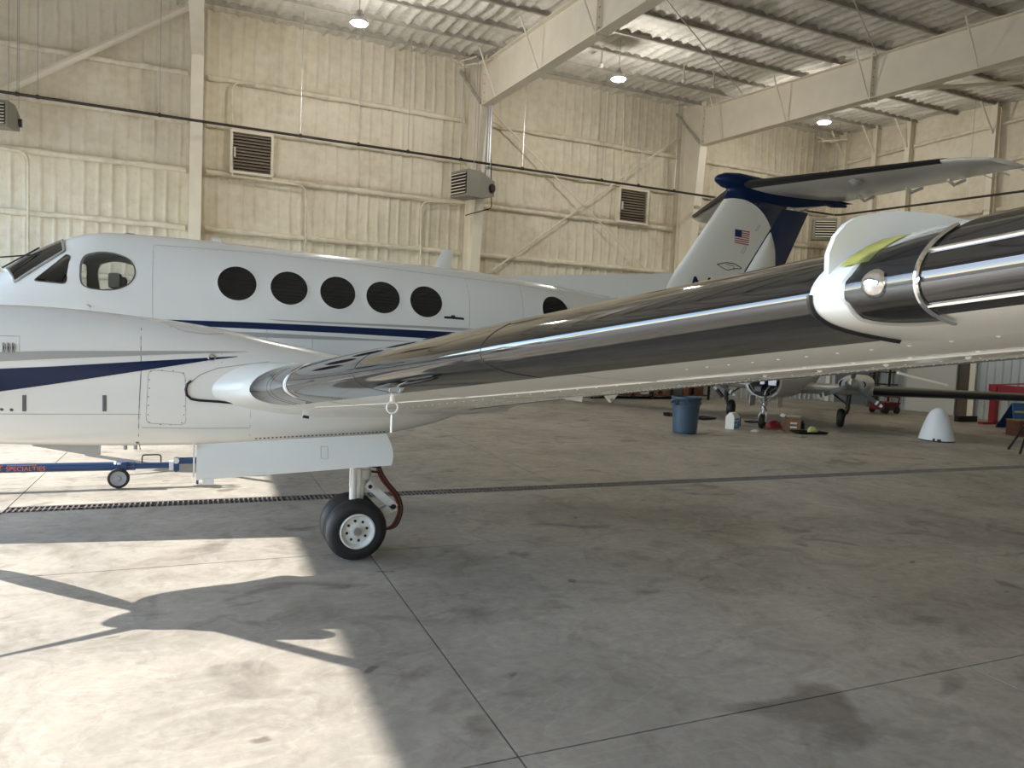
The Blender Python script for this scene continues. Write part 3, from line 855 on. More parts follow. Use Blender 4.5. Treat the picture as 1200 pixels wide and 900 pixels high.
def text(s, name, size, origin, xdir, ydir, m, parent, ext=.001):
    cu = bpy.data.curves.new(name, 'FONT'); cu.body = s; cu.size = size; cu.extrude = ext
    tmp = bpy.data.objects.new('tmp', cu); COL.objects.link(tmp)
    me = bpy.data.meshes.new_from_object(tmp.evaluated_get(bpy.context.evaluated_depsgraph_get()))
    bpy.data.objects.remove(tmp)
    X = Vector(xdir).normalized(); Yv = Vector(ydir); Yv = (Yv-X*Yv.dot(X)*0).normalized(); Z = X.cross(Yv).normalized()
    o = Vector(origin)
    me.transform(Matrix(((X.x,Yv.x,Z.x,o.x),(X.y,Yv.y,Z.y,o.y),(X.z,Yv.z,Z.z,o.z),(0,0,0,1))))
    return link(name, me, m, parent)
p = P_(798,343.5); text('N2', 'registration', .42, (p.x, YC-.115, p.z-.055), (1,0,0), (.28,0,1), BLUE, plane, .002)

# tailplane
SZ = 3.93
def stab(sg):
    rings = []
    for i in range(13):
        t = i/12
        y = YC+sg*(.05+2.5*t); x0 = 6.55+1.12*t - (.0 if t < .93 else -.18*((t-.93)/.07)**2); x1 = 8.52-.02*t + (.06 if t > .93 else 0)
        rings.append(afoil(x0, x1, y, SZ, .085*(1-.15*t), 14, 'z'))
    s_ = MB().loft(rings).build('tailplane', WHITE, plane, smooth=50)
    br = []
    for i in range(12):
        t = .03+.84*i/11; y = YC+sg*(.05+2.5*t); x0 = 6.55+1.12*t; c = (8.52-x0)
        r = afoil(x0, 8.52, y, SZ, .085*(1-.15*t), 14, 'z'); n = 14
        pts = r[0:5]; low = r[-2:]
        row = [(a-.012, b, z+(.008 if z >= SZ else -.008)) for a, b, z in (list(reversed(pts))+list(reversed(low)))]
        br.append(row)
    MB().loft(br, False, False, False).build('deice_boot', BLK, s_, smooth=60)
    for t in (.22, .5, .72):
        y = YC+sg*(.05+2.5*t); b0 = Vector((8.1+.1*t, y, SZ-.06))
        MB().tube([b0, b0+Vector((.12,0,-.05)), b0+Vector((.3,0,.03))], .02, 6).build('hinge_arm', WHITE, s_, smooth=60)
    for t in (.8,.88,.96,.99):
        y = YC+sg*(.05+2.5*t); T('static_wick', PAPER, [(8.5,y,SZ),(8.68,y,SZ-.02)], .005, s_, 5)
    MB().lathe((7.35, YC+sg*1.25, SZ-.085), (1,0,0), [(0,-.12),(.04,-.07),(.05,0),(.03,.1),(0,.16)], 10).build('tip_light', GREY, s_, smooth=60)
    return s_
stab(-1); stab(1)
# bullet fairing
bl = [(6.20,.01,.01),(6.24,.06,.05),(6.35,.11,.095),(6.55,.14,.12),(6.9,.13,.115),(7.4,.10,.09),(7.9,.085,.07),(8.3,.07,.05),(8.55,.03,.02)]
m = MB(); rings = []
for x, ry, rz in bl:
    zc_ = 3.975 - .02*(x-6.2) - (.06 if x > 8 else 0)
    rings.append([(x, YC+ry*math.cos(2*PI*k/20), zc_+rz*math.sin(2*PI*k/20)) for k in range(20)])
m.loft(rings).build('bullet_fairing', BLUE, plane, smooth=60)
m = MB(); rings = []
for i in range(8):
    t = i/7; z = 3.74+.18*t; rings.append(afoil(fle(min(z,3.84))-.02-.05*t*t, fh(z)+.15+1.0*t, YC, z, .12+.03*t))
m.loft(rings).build('fin_cap', BLUE, plane, smooth=60)

# nacelles
def make_nacelle(yn, sg):
    """sg=-1: left (near) engine"""
    tab = [(-2.12,1.57,1.27,1.42,.15,2.0),(-2.09,1.61,1.21,1.42,.20,2.0),(-2.0,1.66,1.12,1.41,.26,2.1),(-1.88,1.71,1.03,1.40,.30,2.2),(-1.7,1.75,.96,1.39,.33,2.3),(-1.4,1.79,.925,1.38,.345,2.5),(-1.0,1.80,.905,1.36,.355,2.6),
           (-.37,1.765,.89,1.34,.36,2.6),(.1,1.71,.89,1.32,.36,2.6),(.5,1.63,.90,1.30,.36,2.5),(.9,1.56,.915,1.29,.355,2.4),(1.3,1.50,.955,1.29,.34,2.3),(1.65,1.46,1.02,1.30,.29,2.2),(1.95,1.43,1.12,1.32,.21,2.1),(2.2,1.40,1.24,1.34,.12,2),(2.35,1.37,1.33,1.35,.02,2)]
    nb = Body(tab, yn)
    X = [-2.12,-2.11,-2.09,-2.05,-2.0,-1.9,-1.8]+[-1.7+.1*i for i in range(40)]+[2.25,2.3,2.35]
    n_ = MB().loft(nb.rings(sorted(set(round(x,2) for x in X)), 64)).build('nacelle', WHITE, plane, smooth=40)
    hub = Vector((-2.13, yn, 1.42))
    MB().lathe(hub+Vector((.02,0,0)), (-1,0,0), [(.17,0),(.175,.02),(.165,.10),(.14,.2),(.10,.30),(.055,.385),(.02,.43),(.0,.44)], 32).build('spinner', METAL, n_, smooth=60)
    for a in (-50.3, 39.7, 129.7, 219.7):
        r_ = math.radians(a); d = Vector((0, math.cos(r_), math.sin(r_))); s = Vector((0, -math.sin(r_), math.cos(r_)))
        rings = []
        for t, c, tw in ((.0,.03,70),(.14,.035,70),(.25,.055,72),(.45,.08,74),(.65,.09,76),(.82,.088,77),(.93,.075,78),(.98,.05,78),(1,.02,78)):
            ctr = hub + Vector((-.06,0,0)) + d*(1.08*t); tr = math.radians(tw)
            u = s*math.cos(tr)*1 + Vector((1,0,0))*math.sin(tr); v = Vector((1,0,0))*math.cos(tr)-s*math.sin(tr)
            th = .03*(1-t)+.004
            rings.append([ctr+u*(c*math.cos(q))+v*(th*math.sin(q)) for q in [2*PI*k/12 for k in range(12)]])
        MB().loft(rings).build('propeller_blade', BLK, n_, smooth=60)
    # chin intake and exhausts
    MB().lathe((-1.86, yn, 1.12), (1,0,0), [(.09,.06),(.10,.01),(.11,0),(.12,.03),(.13,.2),(.10,.4)], 20).build('chin_intake', METAL, n_, smooth=60)
    for s2 in (-1, 1):
        MB().tube([(-1.75, yn+s2*.28, 1.38), (-1.62, yn+s2*.42, 1.38), (-1.38, yn+s2*.50, 1.37)], [.09,.085,.07], 14).build('exhaust_stack', STEEL, n_, smooth=60)
    # bottom scoop
    m = MB(); m.loft([[(-1.0,yn-.05,.90),(-1.0,yn+.05,.90),(-1.0,yn+.05,.895),(-1.0,yn-.05,.895)], [(-.62,yn-.05,.91),(-.62,yn+.05,.91),(-.62,yn+.05,.815),(-.62,yn-.05,.815)]]).build('drain_scoop', GREY, n_)
    for x in (-.46, -.40): MB().lathe((x, yn-.1, .90), (0,0,-1), [(.012,0),(.012,.03)], 8).build('drain_tube', GREY, n_)
    return nb, n_
YN = 5.55
NB, nac = make_nacelle(YN, -1)
NBr, nacr = make_nacelle(2*YC-YN, 1)

NB.strip(pxl(NB, [(-60,417),(0,412.5),(60,411.3),(165,411.2),(250,411.5),(290,412)]), pxl(NB, [(-60,432),(0,423.5),(60,420.5),(165,416.5),(250,413.5),(290,412.6)])).build('grey_stripe', GREY, nac, smooth=60)
NB.strip(pxl(NB, [(-60,436),(0,432),(60,429.5),(165,423.5),(250,418.8),(278,417.5)]), pxl(NB, [(-60,471),(0,458.8),(60,450.5),(165,434.5),(250,421.5),(278,418.2)])).build('navy_stripe', BLUE, nac, smooth=60)
for pl in ([(166.5,374),(165.5,430),(164.5,527)], [(-30,485),(80,485.3),(165,485.5)], [(190,377),(215,388),(240,391.5),(262,391)], [(294,473),(293,500),(291,519)], [(166,501),(230,502),(292,501.5)], [(-10,393.5),(23,394),(23,422)]):
    NB.line(pxl(NB, pl), .0022).build('skin_seam', SEAML if pl[0][0] != 166.5 else SEAM, nac)
def rivets(body_, pts, r, name, m, parent, h=.003):
    b = MB()
    for px, py in pts:
        p = body_.hit(px, py); b.lathe((p.x, p.y+.002, p.z), (0,-1,0), [(r,0),(r*.8,h),(0,h*1.2)], 6)
    return tag(b.build(name, m, parent), kind='stuff')
pan = poly_round(pxl(NB, [(174,433),(217,437),(218,498),(171,496)]), .04)
NB.line(pan+[pan[0]], .0018).build('access_panel', SEAML, nac)
rivets(NB, [(177,435),(190,434),(203,434.5),(215,437),(175,445),(175,455),(174,465),(174,475),(173.5,486),(175,495),(188,497.5),(200,497.5),(213,495.5),(215.5,486),(216,476),(217,446)], .0045, 'screw_row', SEAM, nac)
rivets(NB, [(189,378),(200,383),(209,386.5),(219,388.5),(229,390),(238,391),(247,392),(256,391)], .003, 'screw_row', SEAM, nac)
rivets(NB, [(242,413.5),(250.5,413),(260,415),(242,424),(251,425.5),(260,424.5)], .003, 'screw_row', SEAM, nac)
rivets(NB, [(2,479.5),(13.5,480),(161,518)], .012, 'drain_port', SEAM, nac)
c = NB.hit(248,419); MB().lathe(c, (0,-1,0), [(.026,-.01),(.026,.006),(.018,.008),(.015,-.002),(0,-.002)], 18).build('fuel_cap', STEEL, nac, smooth=40)
for px in (28.5, 122.5):
    q = pxl(NB, [(px-2.4,463),(px+2.4,463),(px+2.4,482),(px-2.4,482)]); NB.patch(q, .003, 2).build('latch', GREYP, nac)
for px in (4.5, 10, 15.5):
    q = pxl(NB, [(px-1.2,401),(px+.5,402.5),(px+2,407.5),(px+.5,412.5),(px-1.2,414)])
    NB.patch(q, .003, 2).build('cooling_louver', DARK, nac)
    NB.line([q[1], q[2], q[3]], .004, .004).build('cooling_louver', GREY, nac)

# ------------------------------------------------------------------ left wing
WY0, WY1 = 5.26, .12
def foilpts(t, m_=.02, p_=.18, n=36):
    up = []; lo = []
    for i in range(n+1):
        x = (1-math.cos(PI*i/n))/2
        yt = 5*t*(.2969*math.sqrt(x)-.1260*x-.3516*x*x+.2843*x**3-.1036*x**4)
        yc = m_/p_**2*(2*p_*x-x*x) if x < p_ else m_/(1-p_)**2*((1-2*p_)+2*p_*x-x*x)
        up.append((x, yc+yt)); lo.append((x, yc-yt))
    return up, lo
def wsec(Y):
    s = (5.15-Y)/(5.15-.3)
    x = .33+.39*s; z = 1.31+.52*s; c = 1.9-.95*s; t = .18-.05*s; inc = .05*(1-s)
    g = .44*math.exp(-(5.26-Y)/.13)
    tc = t*c; c2 = c+g; return x-g, z-g*.02, c2, tc/c2*(1+g*.15), inc
def wpt(Y, u, side, off=0):
    """u = chord fraction, side=+1 upper, -1 lower"""
    x0, z0, c, t, inc = wsec(Y)
    x = max(u, 0)
    yt = 5*t*(.2969*math.sqrt(x)-.1260*x-.3516*x*x+.2843*x**3-.1036*x**4)
    m_, p_ = .02, .18
    yc = m_/p_**2*(2*p_*x-x*x) if x < p_ else m_/(1-p_)**2*((1-2*p_)+2*p_*x-x*x)
    h = yc+side*(yt)
    # outward offset, rough normal
    e = 1e-3; x2 = x+e
    yt2 = 5*t*(.2969*math.sqrt(x2)-.1260*x2-.3516*x2*x2+.2843*x2**3-.1036*x2**4)
    yc2 = m_/p_**2*(2*p_*x2-x2*x2) if x2 < p_ else m_/(1-p_)**2*((1-2*p_)+2*p_*x2-x2*x2)
    dx, dz = e, (yc2+side*yt2)-h
    L = math.hypot(dx, dz); nx, nz = -dz/L*side, dx/L*side
    x += nx*off/c; h += nz*off/c
    return Vector((x0+c*(x*math.cos(inc)+h*math.sin(inc)), Y, z0+c*(h*math.cos(inc)-x*math.sin(inc))))
def around(Y, ua, ub, n, off):
    """points from upper fraction ua round the nose to lower fraction ub"""
    out = []
    for i in range(n+1): out.append(wpt(Y, ua*(1-i/n)**2, 1, off))
    for i in range(1, n+1): out.append(wpt(Y, ub*(i/n)**2, -1, off))
    return out
ysts = [5.3,5.26,5.22,5.18,5.14,5.1,5.05,5.0,4.95,4.9,4.8,4.7] + [4.6-.2*i for i in range(23)]
ysts = [y for y in ysts if y > .14] + [.12]
rings = []
for Y in ysts:
    r = [wpt(Y, (i/34)**2 if i < 34 else 1, 1) for i in range(34, -1, -1)] + [wpt(Y, (i/34)**2, -1) for i in range(1, 34)]
    rings.append(r)
wing = MB().loft(rings).build('wing', WINGW, plane, smooth=50)
# de-icing boot, shaped at its root
def bootrow(Y, k): 
    f = min(1, max(0, (4.98-Y)/.16)); f = math.sqrt(1-(1-f)**2)
    return max(.0015, (.10)*f), max(.0015, (.095+.05*(5-Y)/4.3)*f)
bys = [4.98,4.975,4.965,4.95,4.93,4.9,4.87,4.84,4.82,4.78]+[4.7-.08*i for i in range(50)]; bys = [y for y in bys if y > .68]+[.675]
rings = [around(Y, *bootrow(Y, 0), 16, .004) for Y in bys]
boot = MB().loft(rings, False, False, False).build('deice_boot', CHROME, wing, smooth=80)
for Y in (4.62, 4.50, 2.72, 1.62, 4.15):
    ua, ub = bootrow(Y, 0); T('boot_joint', BLK, around(Y, ua*.6, ub, 14, .004), .0012, boot, 4)
for Y in (4.10, 4.04): T('boot_joint', GREY, around(Y, .02, .04, 10, .006), .004, boot, 5)
for (Y0, Y1, w2) in ((4.12, 4.02, .04),):
    MB().loft([around(Y, w2*.3, w2, 8, .006) for Y in (Y0, (Y0+Y1)/2, Y1)], False, False, False).build('boot_patch', PAPER, boot, smooth=60)
# dark seal below the root fairing
T('root_seal', BLK, [NB.hit(*q)+Vector((0,-.006,0)) for q in ((224,446),(219.5,450),(217.5,456),(219,463),(224,467.5),(232,469),(255,470.5),(284,473))], .009, wing, 6)
for pl in ([(222,449),(235,439),(255,431.5),(285,427.5),(315,424)],):
    T('root_seam', SEAML, [NB.hit(*q) for q in pl], .003, wing, 4)
# underside seams and rivet rows
def wline(pts, r, name, m, side=-1, off=.001):
    T(name, m, [wpt(Y, u, side, off) for Y, u in pts], r, wing, 5)
wline([(4.6-.2*i, .16+.012*i) for i in range(22)], .002, 'skin_seam', PAPER)
wline([(4.6-.2*i, .62) for i in range(22)], .002, 'skin_seam', SEAML)
for Y in (3.9, 2.6, 1.5): wline([(Y, .12+.05*i) for i in range(17)], .0015, 'skin_seam', SEAML)
def rivrow(u, y0, y1, dy, r, h, name='rivet_row', m=PAPER):
    b = MB(); Y = y0
    while Y > y1:
        p = wpt(Y, u, -1, 0); q = wpt(Y, u, -1, 1.0)-p
        b.lathe(p-q*.001, q, [(r,0),(r*.75,h*.7),(0,h)], 6); Y -= dy
    return tag(b.build(name, m, wing, smooth=70), kind='stuff')
rivrow(.70, 4.3, .15, .022, .0035, .003); rivrow(.73, 4.3, .15, .03, .0035, .003)
rivrow(.55, 4.3, .15, .075, .0035, .002); rivrow(.36, 3.8, .15, .11, .004, .003)
rivrow(.22, 1.2, .15, .06, .0035, .0025); rivrow(.48, 1.3, .15, .16, .006, .005); rivrow(.80, 2.2, .15, .05, .003, .003)
# aileron gap
wline([(4.9-.2*i, .78) for i in range(23)], .004, 'hinge_gap', SEAM)
# flap track fairings and brackets
for (Y, u) in ((2.95, .74),):
    p = wpt(Y, u, -1)
    m = MB(); 
    m.loft([[p+Vector((-.12,-.003,.01)), p+Vector((-.12,.003,.01)), p+Vector((-.12,.003,.0))], [p+Vector((.03,-.012,.02)), p+Vector((.03,.012,.02)), p+Vector((.03,0,-.022))]])
    m.build('flap_fairing', WINGW, wing)
p = wpt(3.02, .86, -1); 
m = MB(); m.loft([[p+Vector((-.01,-.012,.02)), p+Vector((.09,-.012,.02)), p+Vector((.04,-.012,-.035))], [p+Vector((-.01,.012,.02)), p+Vector((.09,.012,.02)), p+Vector((.04,.012,-.035))]]); m.build('hinge_bracket', WINGW, wing)
MB().lathe(p+Vector((.04,-.02,-.022)), (0,1,0), [(.008,0),(.008,.04)], 10).build('hinge_pin', STEEL, wing)
# drain, tie-down ring with tag
p = wpt(5.02, .20, -1); MB().obox(p+Vector((0,0,-.015)), (.02,0,0), (0,.008,0), (0,0,.025)).build('drain_mast', GEARW, wing); MB().lathe(p+Vector((.0,0,-.04)), (1,0,-.2), [(.012,-.02),(.012,.02)], 8).build('drain_mast', BLK, wing)
p = wpt(2.98, .16, -1)
m = MB()
m.tube([p+Vector((0,.0,.01)), p+Vector((0,0,-.02))], .012, 8)
m.tube([p+Vector((.024*math.cos(a), 0, -.045+.024*math.sin(a))) for a in [2*PI*k/16 for k in range(17)]], .004, 6)
m.tube([p+Vector((.0,0,-.075)), p+Vector((0,.0,-.15))], .006, 6)
m.build('tie_down_ring', GEARW, wing, smooth=60)
# static wick / vent tube near the tip
tw = wpt(.74, .80, -1)
T('static_wick', PAPER, [at(1052,437,1,.92), at(1110,451,1,1.05)], .0022, wing, 6)
# ---- fence, nose fairing, light lens, outer leading edge
FY = .668
def fence():
    # outline in (X,z) at station FY, standing on the upper surface
    px_ = ((990,366),(976,350),(968,325),(969,298),(977,277),(989,263),(1004,254),(1030,248.5),(1062,248),(1095,251),(1130,258),(1160,266),(1182,272))
    o = [(lambda p: (p.x, p.z))(at(a, b, 1, FY)) for a, b in px_]
    inner = [wpt(FY, u, sd, -.004) for u, sd in ((.012,-1),(.002,-1),(.001,1),(.006,1),(.015,1),(.03,1),(.05,1),(.09,1),(.14,1),(.20,1),(.27,1),(.34,1),(.40,1))]
    th = .0035
    rings = []
    for (x, z), q in zip(o, inner):
        rings.append([(x, FY-th, z), (x, FY+th, z), (q.x, FY+th, q.z), (q.x, FY-th, q.z)])
    m = MB().loft(rings)
    return m
fn = fence().build('wing_fence', WINGW, wing, smooth=40)
# white nose fairing between fence and lens: bulges slightly ahead
def nose(Y0, Y1, ua, ub, off, name, m, par, n=8, offf=None, ns=14):
    rings = []
    for i in range(n+1):
        Y = Y0+(Y1-Y0)*i/n; rings.append(around(Y, ua if not callable(ua) else ua(Y), ub if not callable(ub) else ub(Y), ns, offf(i/n) if offf else off))
    return MB().loft(rings, False, False, False).build(name, m, par, smooth=80)
nf = nose(.682, .36, .10, .16, .006, 'nose_fairing', WINGW, wing, 20, lambda t: .0045+.0055*math.sin(min(1, t*4)*PI/2))
T('boot_edge', BLK, around(.680, .004, .15, 16, .006)[15:], .004, boot, 6)
# yellow primer showing on the fairing top
MB().loft([around(Y, .075, .0004, 10, .0112)[:7] for Y in (.650,.638,.625,.612)], False, False, False).build('primer_patch', TRIMY, nf, smooth=80)
# lens over the leading edge
def lens():
    rings = []; n = 18
    for i in range(n+1):
        t = i/n; Y = .630-(.630-.540)*t
        f = math.sqrt(max(0, 1-(1-min(1, t))**2))
        rings.append(around(Y, .05*f+.001, .055*f+.001, 12, .0135))
    return MB().loft(rings, False, False, False)
ls = lens().build('light_lens', LENS, wing, smooth=80)
rg = []
for i in range(15):
    t = i/14; Y = .628-(.628-.542)*t; f = math.sqrt(max(0, 1-(1-min(1, t))**2)); rg.append(around(Y, .045*f+.001, .05*f+.001, 12, .0108))
MB().loft(rg, False, False, False).build('lamp_recess', mat('recess_metal', (.07,.07,.07), .2, metal=.5), ls, smooth=80)
bp_ = wpt(.585, 0, 1, .010)
MB().lathe(bp_+Vector((-.001,0,.0)), (-.6,-.8,.05), [(.016,-.01),(.016,.0),(.012,.005),(.005,.008),(0,.0085)], 20).build('bulb', METAL, ls, smooth=60)
T('lens_rim', METAL, around(.540, .05, .055, 12, .0142), .0028, ls, 6)
MB().lathe(wpt(.538, .0, -1, .014), (-1,0,0), [(.004,-.004),(.004,.002),(0,.003)], 8).build('screw', METAL, ls)
# polished outer leading edge with trim rails
ol = nose(.538, .12, .09, .03, .012, 'outer_leading_edge', CHROME, wing, 20, ns=14)
for ua, sd in ((.010, 1), (.012, -1)):
    T('trim_rail', METAL, [wpt(.54-.02*i, ua, sd, .0125) for i in range(21)], .0025, ol, 6)
MB().loft([[wpt(.50-.02*i+d*.0, .0, 1, .0128), wpt(.50-.02*i, .001, 1, .0128)] for i, d in ((0,0),(1,0))], False, False, False)

# right wing (far side), mirrored simple loft
rings = []
for Y in (5.1, 4.6, 3.6, 2.6, 1.6, .6, .15):
    r = [wpt(Y, (i/16)**2, 1) for i in range(16, -1, -1)] + [wpt(Y, (i/16)**2, -1) for i in range(1, 16)]
    rings.append([(q.x, 2*YC-q.y, q.z) for q in r])
MB().loft(rings).build('wing', WINGW, plane, smooth=50)
# centre section between nacelles
for ya, yb in ((YN-.1, YC+.1), (YC-.1, 2*YC-YN+.1)):
    rings = []
    for Y in (ya, yb):
        rings.append([(q.x+.0, Y, q.z-.02) for q in ([wpt(5.1, (i/16)**2, 1) for i in range(16, -1, -1)] + [wpt(5.1, (i/16)**2, -1) for i in range(1, 16)])])
    MB().loft(rings).build('centre_wing', WINGW, plane, smooth=50)

# ------------------------------------------------------------------ landing gear
def wheel(c, R, W, parent, sg=-1, name='wheel', bolts=True):
    c = Vector(c); h = W/2
    prof = [(0,0)][:0]+[(R*.56,-h*.80),(R*.60,-h*.95),(R*.72,-h*1.02),(R*.86,-h*.93),(R*.95,-h*.66),(R*.985,-h*.42)]
    for g in (-.28, 0, .28): prof += [(R*.995, h*(g-.09)), (R*.975, h*(g-.05)), (R*.975, h*(g+.05)), (R*.995, h*(g+.09))]
    prof += [(R*.985,h*.42),(R*.95,h*.66),(R*.86,h*.93),(R*.72,h*1.02),(R*.60,h*.95),(R*.56,h*.80)]
    ty = MB().lathe(c, (0,1,0), prof, 48, False).build(name, BLACK, parent, smooth=35)
    s = sg
    hp = [(R*.56,-h*.8),(R*.56,h*.8)]
    MB().lathe(c, (0,1,0), hp, 32, False).build('rim', GEARW, ty, smooth=40)
    f = c+Vector((0, s*h*.8, 0)); ax = (0, s, 0)
    MB().lathe(f, ax, [(R*.58,-.01),(R*.575,.016),(R*.53,.020),(R*.49,.004),(R*.44,-.020),(R*.30,-.016),(R*.20,-.006),(R*.18,.004),(0,.004)], 40, False).build('hub', GEARW, ty, smooth=30)
    MB().lathe(f, ax, [(R*.13,0),(R*.13,.014),(R*.10,.020),(0,.020)], 20).build('axle_cap', STEEL, ty, smooth=30)
    if bolts:
        for k in range(8):
            a = 2*PI*k/8+.2
            MB().lathe(f+Vector((R*.33*math.cos(a), s*-.014, R*.33*math.sin(a))), ax, [(R*.045,-.002),(R*.045,.003),(0,.003)], 12).build('vent_hole', DARK, ty)
    return ty
def main_gear(yg, sgn):
    gx = 1.10; R = .232
    s_ = MB()
    s_.tube([(gx+.13, yg, 1.15), (gx+.06, yg, .62)], .052, 14); s_.tube([(gx+.065, yg, .66), (gx+.02, yg, .30)], .036, 14)
    st = s_.build('gear_strut', GEARW, plane, smooth=50)
    MB().lathe((gx+.062, yg, .63), (-.12,0,-1), [(.052,-.05),(.064,-.04),(.064,.02),(.05,.03)], 16).build('collar', GEARW, st, smooth=40)
    T('axle', STEEL, [(gx, yg-.2, R), (gx, yg+.2, R)], .03, st, 10)
    T('fork_leg', GEARW, [(gx+.025, yg, .32), (gx, yg, R)], .045, st, 10)
    # actuator alongside strut
    T('brace_tube', GEARW, [(gx-.02, yg-.07*1, .80), (gx-.02, yg-.075, .40)], .030, st, 10)
    MB().obox((gx-.01, yg-.07, .62), (.04,0,0), (0,.022,0), (0,0,.07)).build('lug', GEARW, st, bevel=.008, smooth=40)
    T('brace_link', GEARW, [(gx-.14, yg-.05, .85), (gx-.03, yg-.06, .70)], .018, st, 8)
    T('brace_link', GEARW, [(gx+.20, yg, 1.0), (gx+.08, yg, .78)], .014, st, 8)
    # torque links behind the strut
    for (a, b) in (((gx+.10, .56), (gx+.31, .37)), ((gx+.31, .37), (gx+.05, .25))):
        for dy in (-.045, .03):
            A_ = Vector((a[0], yg+dy, a[1])); B_ = Vector((b[0], yg+dy, b[1])); d = (B_-A_); n_ = Vector((-d.z, 0, d.x)).normalized()
            MB().obox((A_+B_)/2, d/2*1.08, (0,.008,0), n_*.032).build('torque_link', GEARW, st, bevel=.006, smooth=40)
    MB().lathe((gx+.105, yg-.07, .55), (0,-1,0), [(.03,0),(.03,.02),(0,.02)], 12).build('link_pin', GEARW, st)
    MB().lathe((gx+.105, yg-.092, .55), (0,-1,0), [(.016,0),(.016,.004),(0,.004)], 10).build('link_pin', DARK, st)
    MB().lathe((gx+.30, yg-.06, .38), (0,-1,0), [(.018,0),(.018,.02),(0,.02)], 12).build('link_pin', DARK, st)
    # brake hoses
    for k, (m_, r_) in enumerate(((HOSE,.007),(BLACK,.008),(HOSE,.006),(BLACK,.007))):
        o_ = .014*k
        T('brake_hose', m_, arc([(gx+.15, yg-.03-o_*.4, .80), (gx+.17+o_, yg-.05, .62), (gx+.31+o_, yg-.04, .46), (gx+.36+o_*.7, yg-.03, .34), (gx+.30+o_, yg-.02, .20-o_*.3), (gx+.18, yg, .19)], .12, 6), r_, st, 6)
    for z in (.74, .70, .66): T('hose_clip', BLK, [(gx+.12, yg-.05, z), (gx+.19, yg-.05, z-.01)], .010, st, 6)
    wheel((gx, yg-.115, R), R, .155, plane, -1); wheel((gx, yg+.125, R), R, .155, plane, 1 if sgn > 0 else -1)
main_gear(5.56, -1)
main_gear(2*YC-5.56, 1)
# long gear doors: curved panels hanging from the nacelle bottom
def gear_door(yh, s, x0, x1, z0a, z0b, z1a, z1b, name='gear_door'):
    rings = []
    for i in range(15):
        t = i/14; x = x0+(x1-x0)*t; zt = z0a+(z0b-z0a)*t; zb = z1a+(z1b-z1a)*t
        o_, i_ = [], []
        for j in range(9):
            u = j/8; y = yh+s*(.10*math.sin(u*PI*.5)+.0); z = zt+(zb-zt)*u
            xx = x + (.035*math.sin(u*PI*.8) if i == 14 else 0)
            o_.append((xx, y, z)); i_.append((xx, y-s*.014, z))
        rings.append(o_+list(reversed(i_)))
    return MB().loft(rings).build(name, WHITE, plane, smooth=40)
d1 = gear_door(5.27, -1, -.02, 1.27, .925, .985, .70, .765)
q = [at(376,523,1,5.19), at(384,523,1,5.19), at(384,537,1,5.19), at(376,537,1,5.19)]
T('access_panel', SEAML, [(a.x, 5.19-.007, a.z) for a in q]+[(q[0].x, 5.19-.007, q[0].z)], .0022, d1, 4)
m = MB()
for k in range(34): m.tube([(.35+k*.027, 5.262, .945+(.35+k*.027)*.045), (.363+k*.027, 5.262, .9455+(.35+k*.027)*.045)], .005, 5)
tag(m.build('piano_hinge', SEAM, d1), kind='stuff')
MB().obox((-.035, 5.27, .82), (.006,0,0), (0,.03,0), (0,0,.11)).build('door_stay', GEARW, d1)
B('door_lug', WHITE, .02, .09, 5.16, 5.18, .67, .71, d1)
gear_door(5.84, 1, -.02, 1.27, .925, .985, .70, .765)
gear_door(2*YC-5.84, -1, -.02, 1.27, .925, .985, .70, .765)
gear_door(2*YC-5.27, 1, -.02, 1.27, .925, .985, .70, .765)
# nose gear
s_ = MB(); s_.tube([(-3.35, YC, 1.1), (-3.45, YC, .22)], .045, 12); ng = s_.build('nose_gear_strut', GEARW, plane, smooth=50)
wheel((-3.5, YC, .21), .21, .16, plane, -1)
for y in (YC-.10, YC+.10): T('nose_fork', GEARW, [(-3.43, y, .45), (-3.5, y, .21)], .018, ng, 8)
T('nose_fork', GEARW, [(-3.43, YC-.10, .45), (-3.43, YC+.10, .45)], .025, ng, 8)

# ------------------------------------------------------------------ tow bar
TY = 8.52
tb = thing('tow_bar', (-.77, TY, 0), 'long blue tow bar on a grey caster wheel under the fuselage', 'tow bar')
za = at(0,552,1,TY).z+.01; 
bar = T('bar', BARB, [(-4.2, TY, .235), (-.62, TY, .215)], .046, tb, 16)
T('inner_bar', BARB, [(-.64, TY, .215), (-.28, TY, .213)], .034, tb, 14)
text('SPECIALTIES', 'lettering', .062, (-1.76, TY-.047, .20), (1,0,-.006), (0,0,1), ORANGE, bar, .001)
text('T', 'lettering', .075, (-1.83, TY-.047, .205), (1,0,0), (0,0,1), ORANGE, bar, .001)
MB().box(-1.75, -1.50, TY-.049, TY-.046, .252, .257).build('lettering_rule', ORANGE, bar)
MB().lathe((-.77, TY-.09, .105), (0,1,0), [(.06,-.02),(.075,-.024),(.100,-.018),(.105,0),(.100,.018),(.075,.024),(.06,.02)], 28).build('caster_tyre', BLACK, tb, smooth=40)
MB().lathe((-.77, TY-.115, .105), (0,1,0), [(.0,-.004),(.02,-.006),(.03,.004),(.06,.004),(.076,-.001),(.078,.03)], 24).build('caster_hub', TYREG, tb, smooth=40)
m = MB(); m.box(-.80, -.70, TY-.075, TY-.066, .10, .26); m.box(-.80, -.70, TY-.07, TY+.05, .255, .268); m.build('caster_bracket', BARB, tb)
MB().lathe((-.77, TY-.03, .245), (0,0,1), [(.05,0),(.05,.02)], 12).build('bracket_cap', PAPER, tb)
T('handle', BLK, arc([(-.56, TY, .25), (-.56, TY, .33), (-.38, TY, .33), (-.38, TY, .25)], .03), .008, tb, 6)
T('lock_pin', BLK, [(-.17-.06, TY, .30), (-.17-.06, TY, .14)], .008, tb, 6)
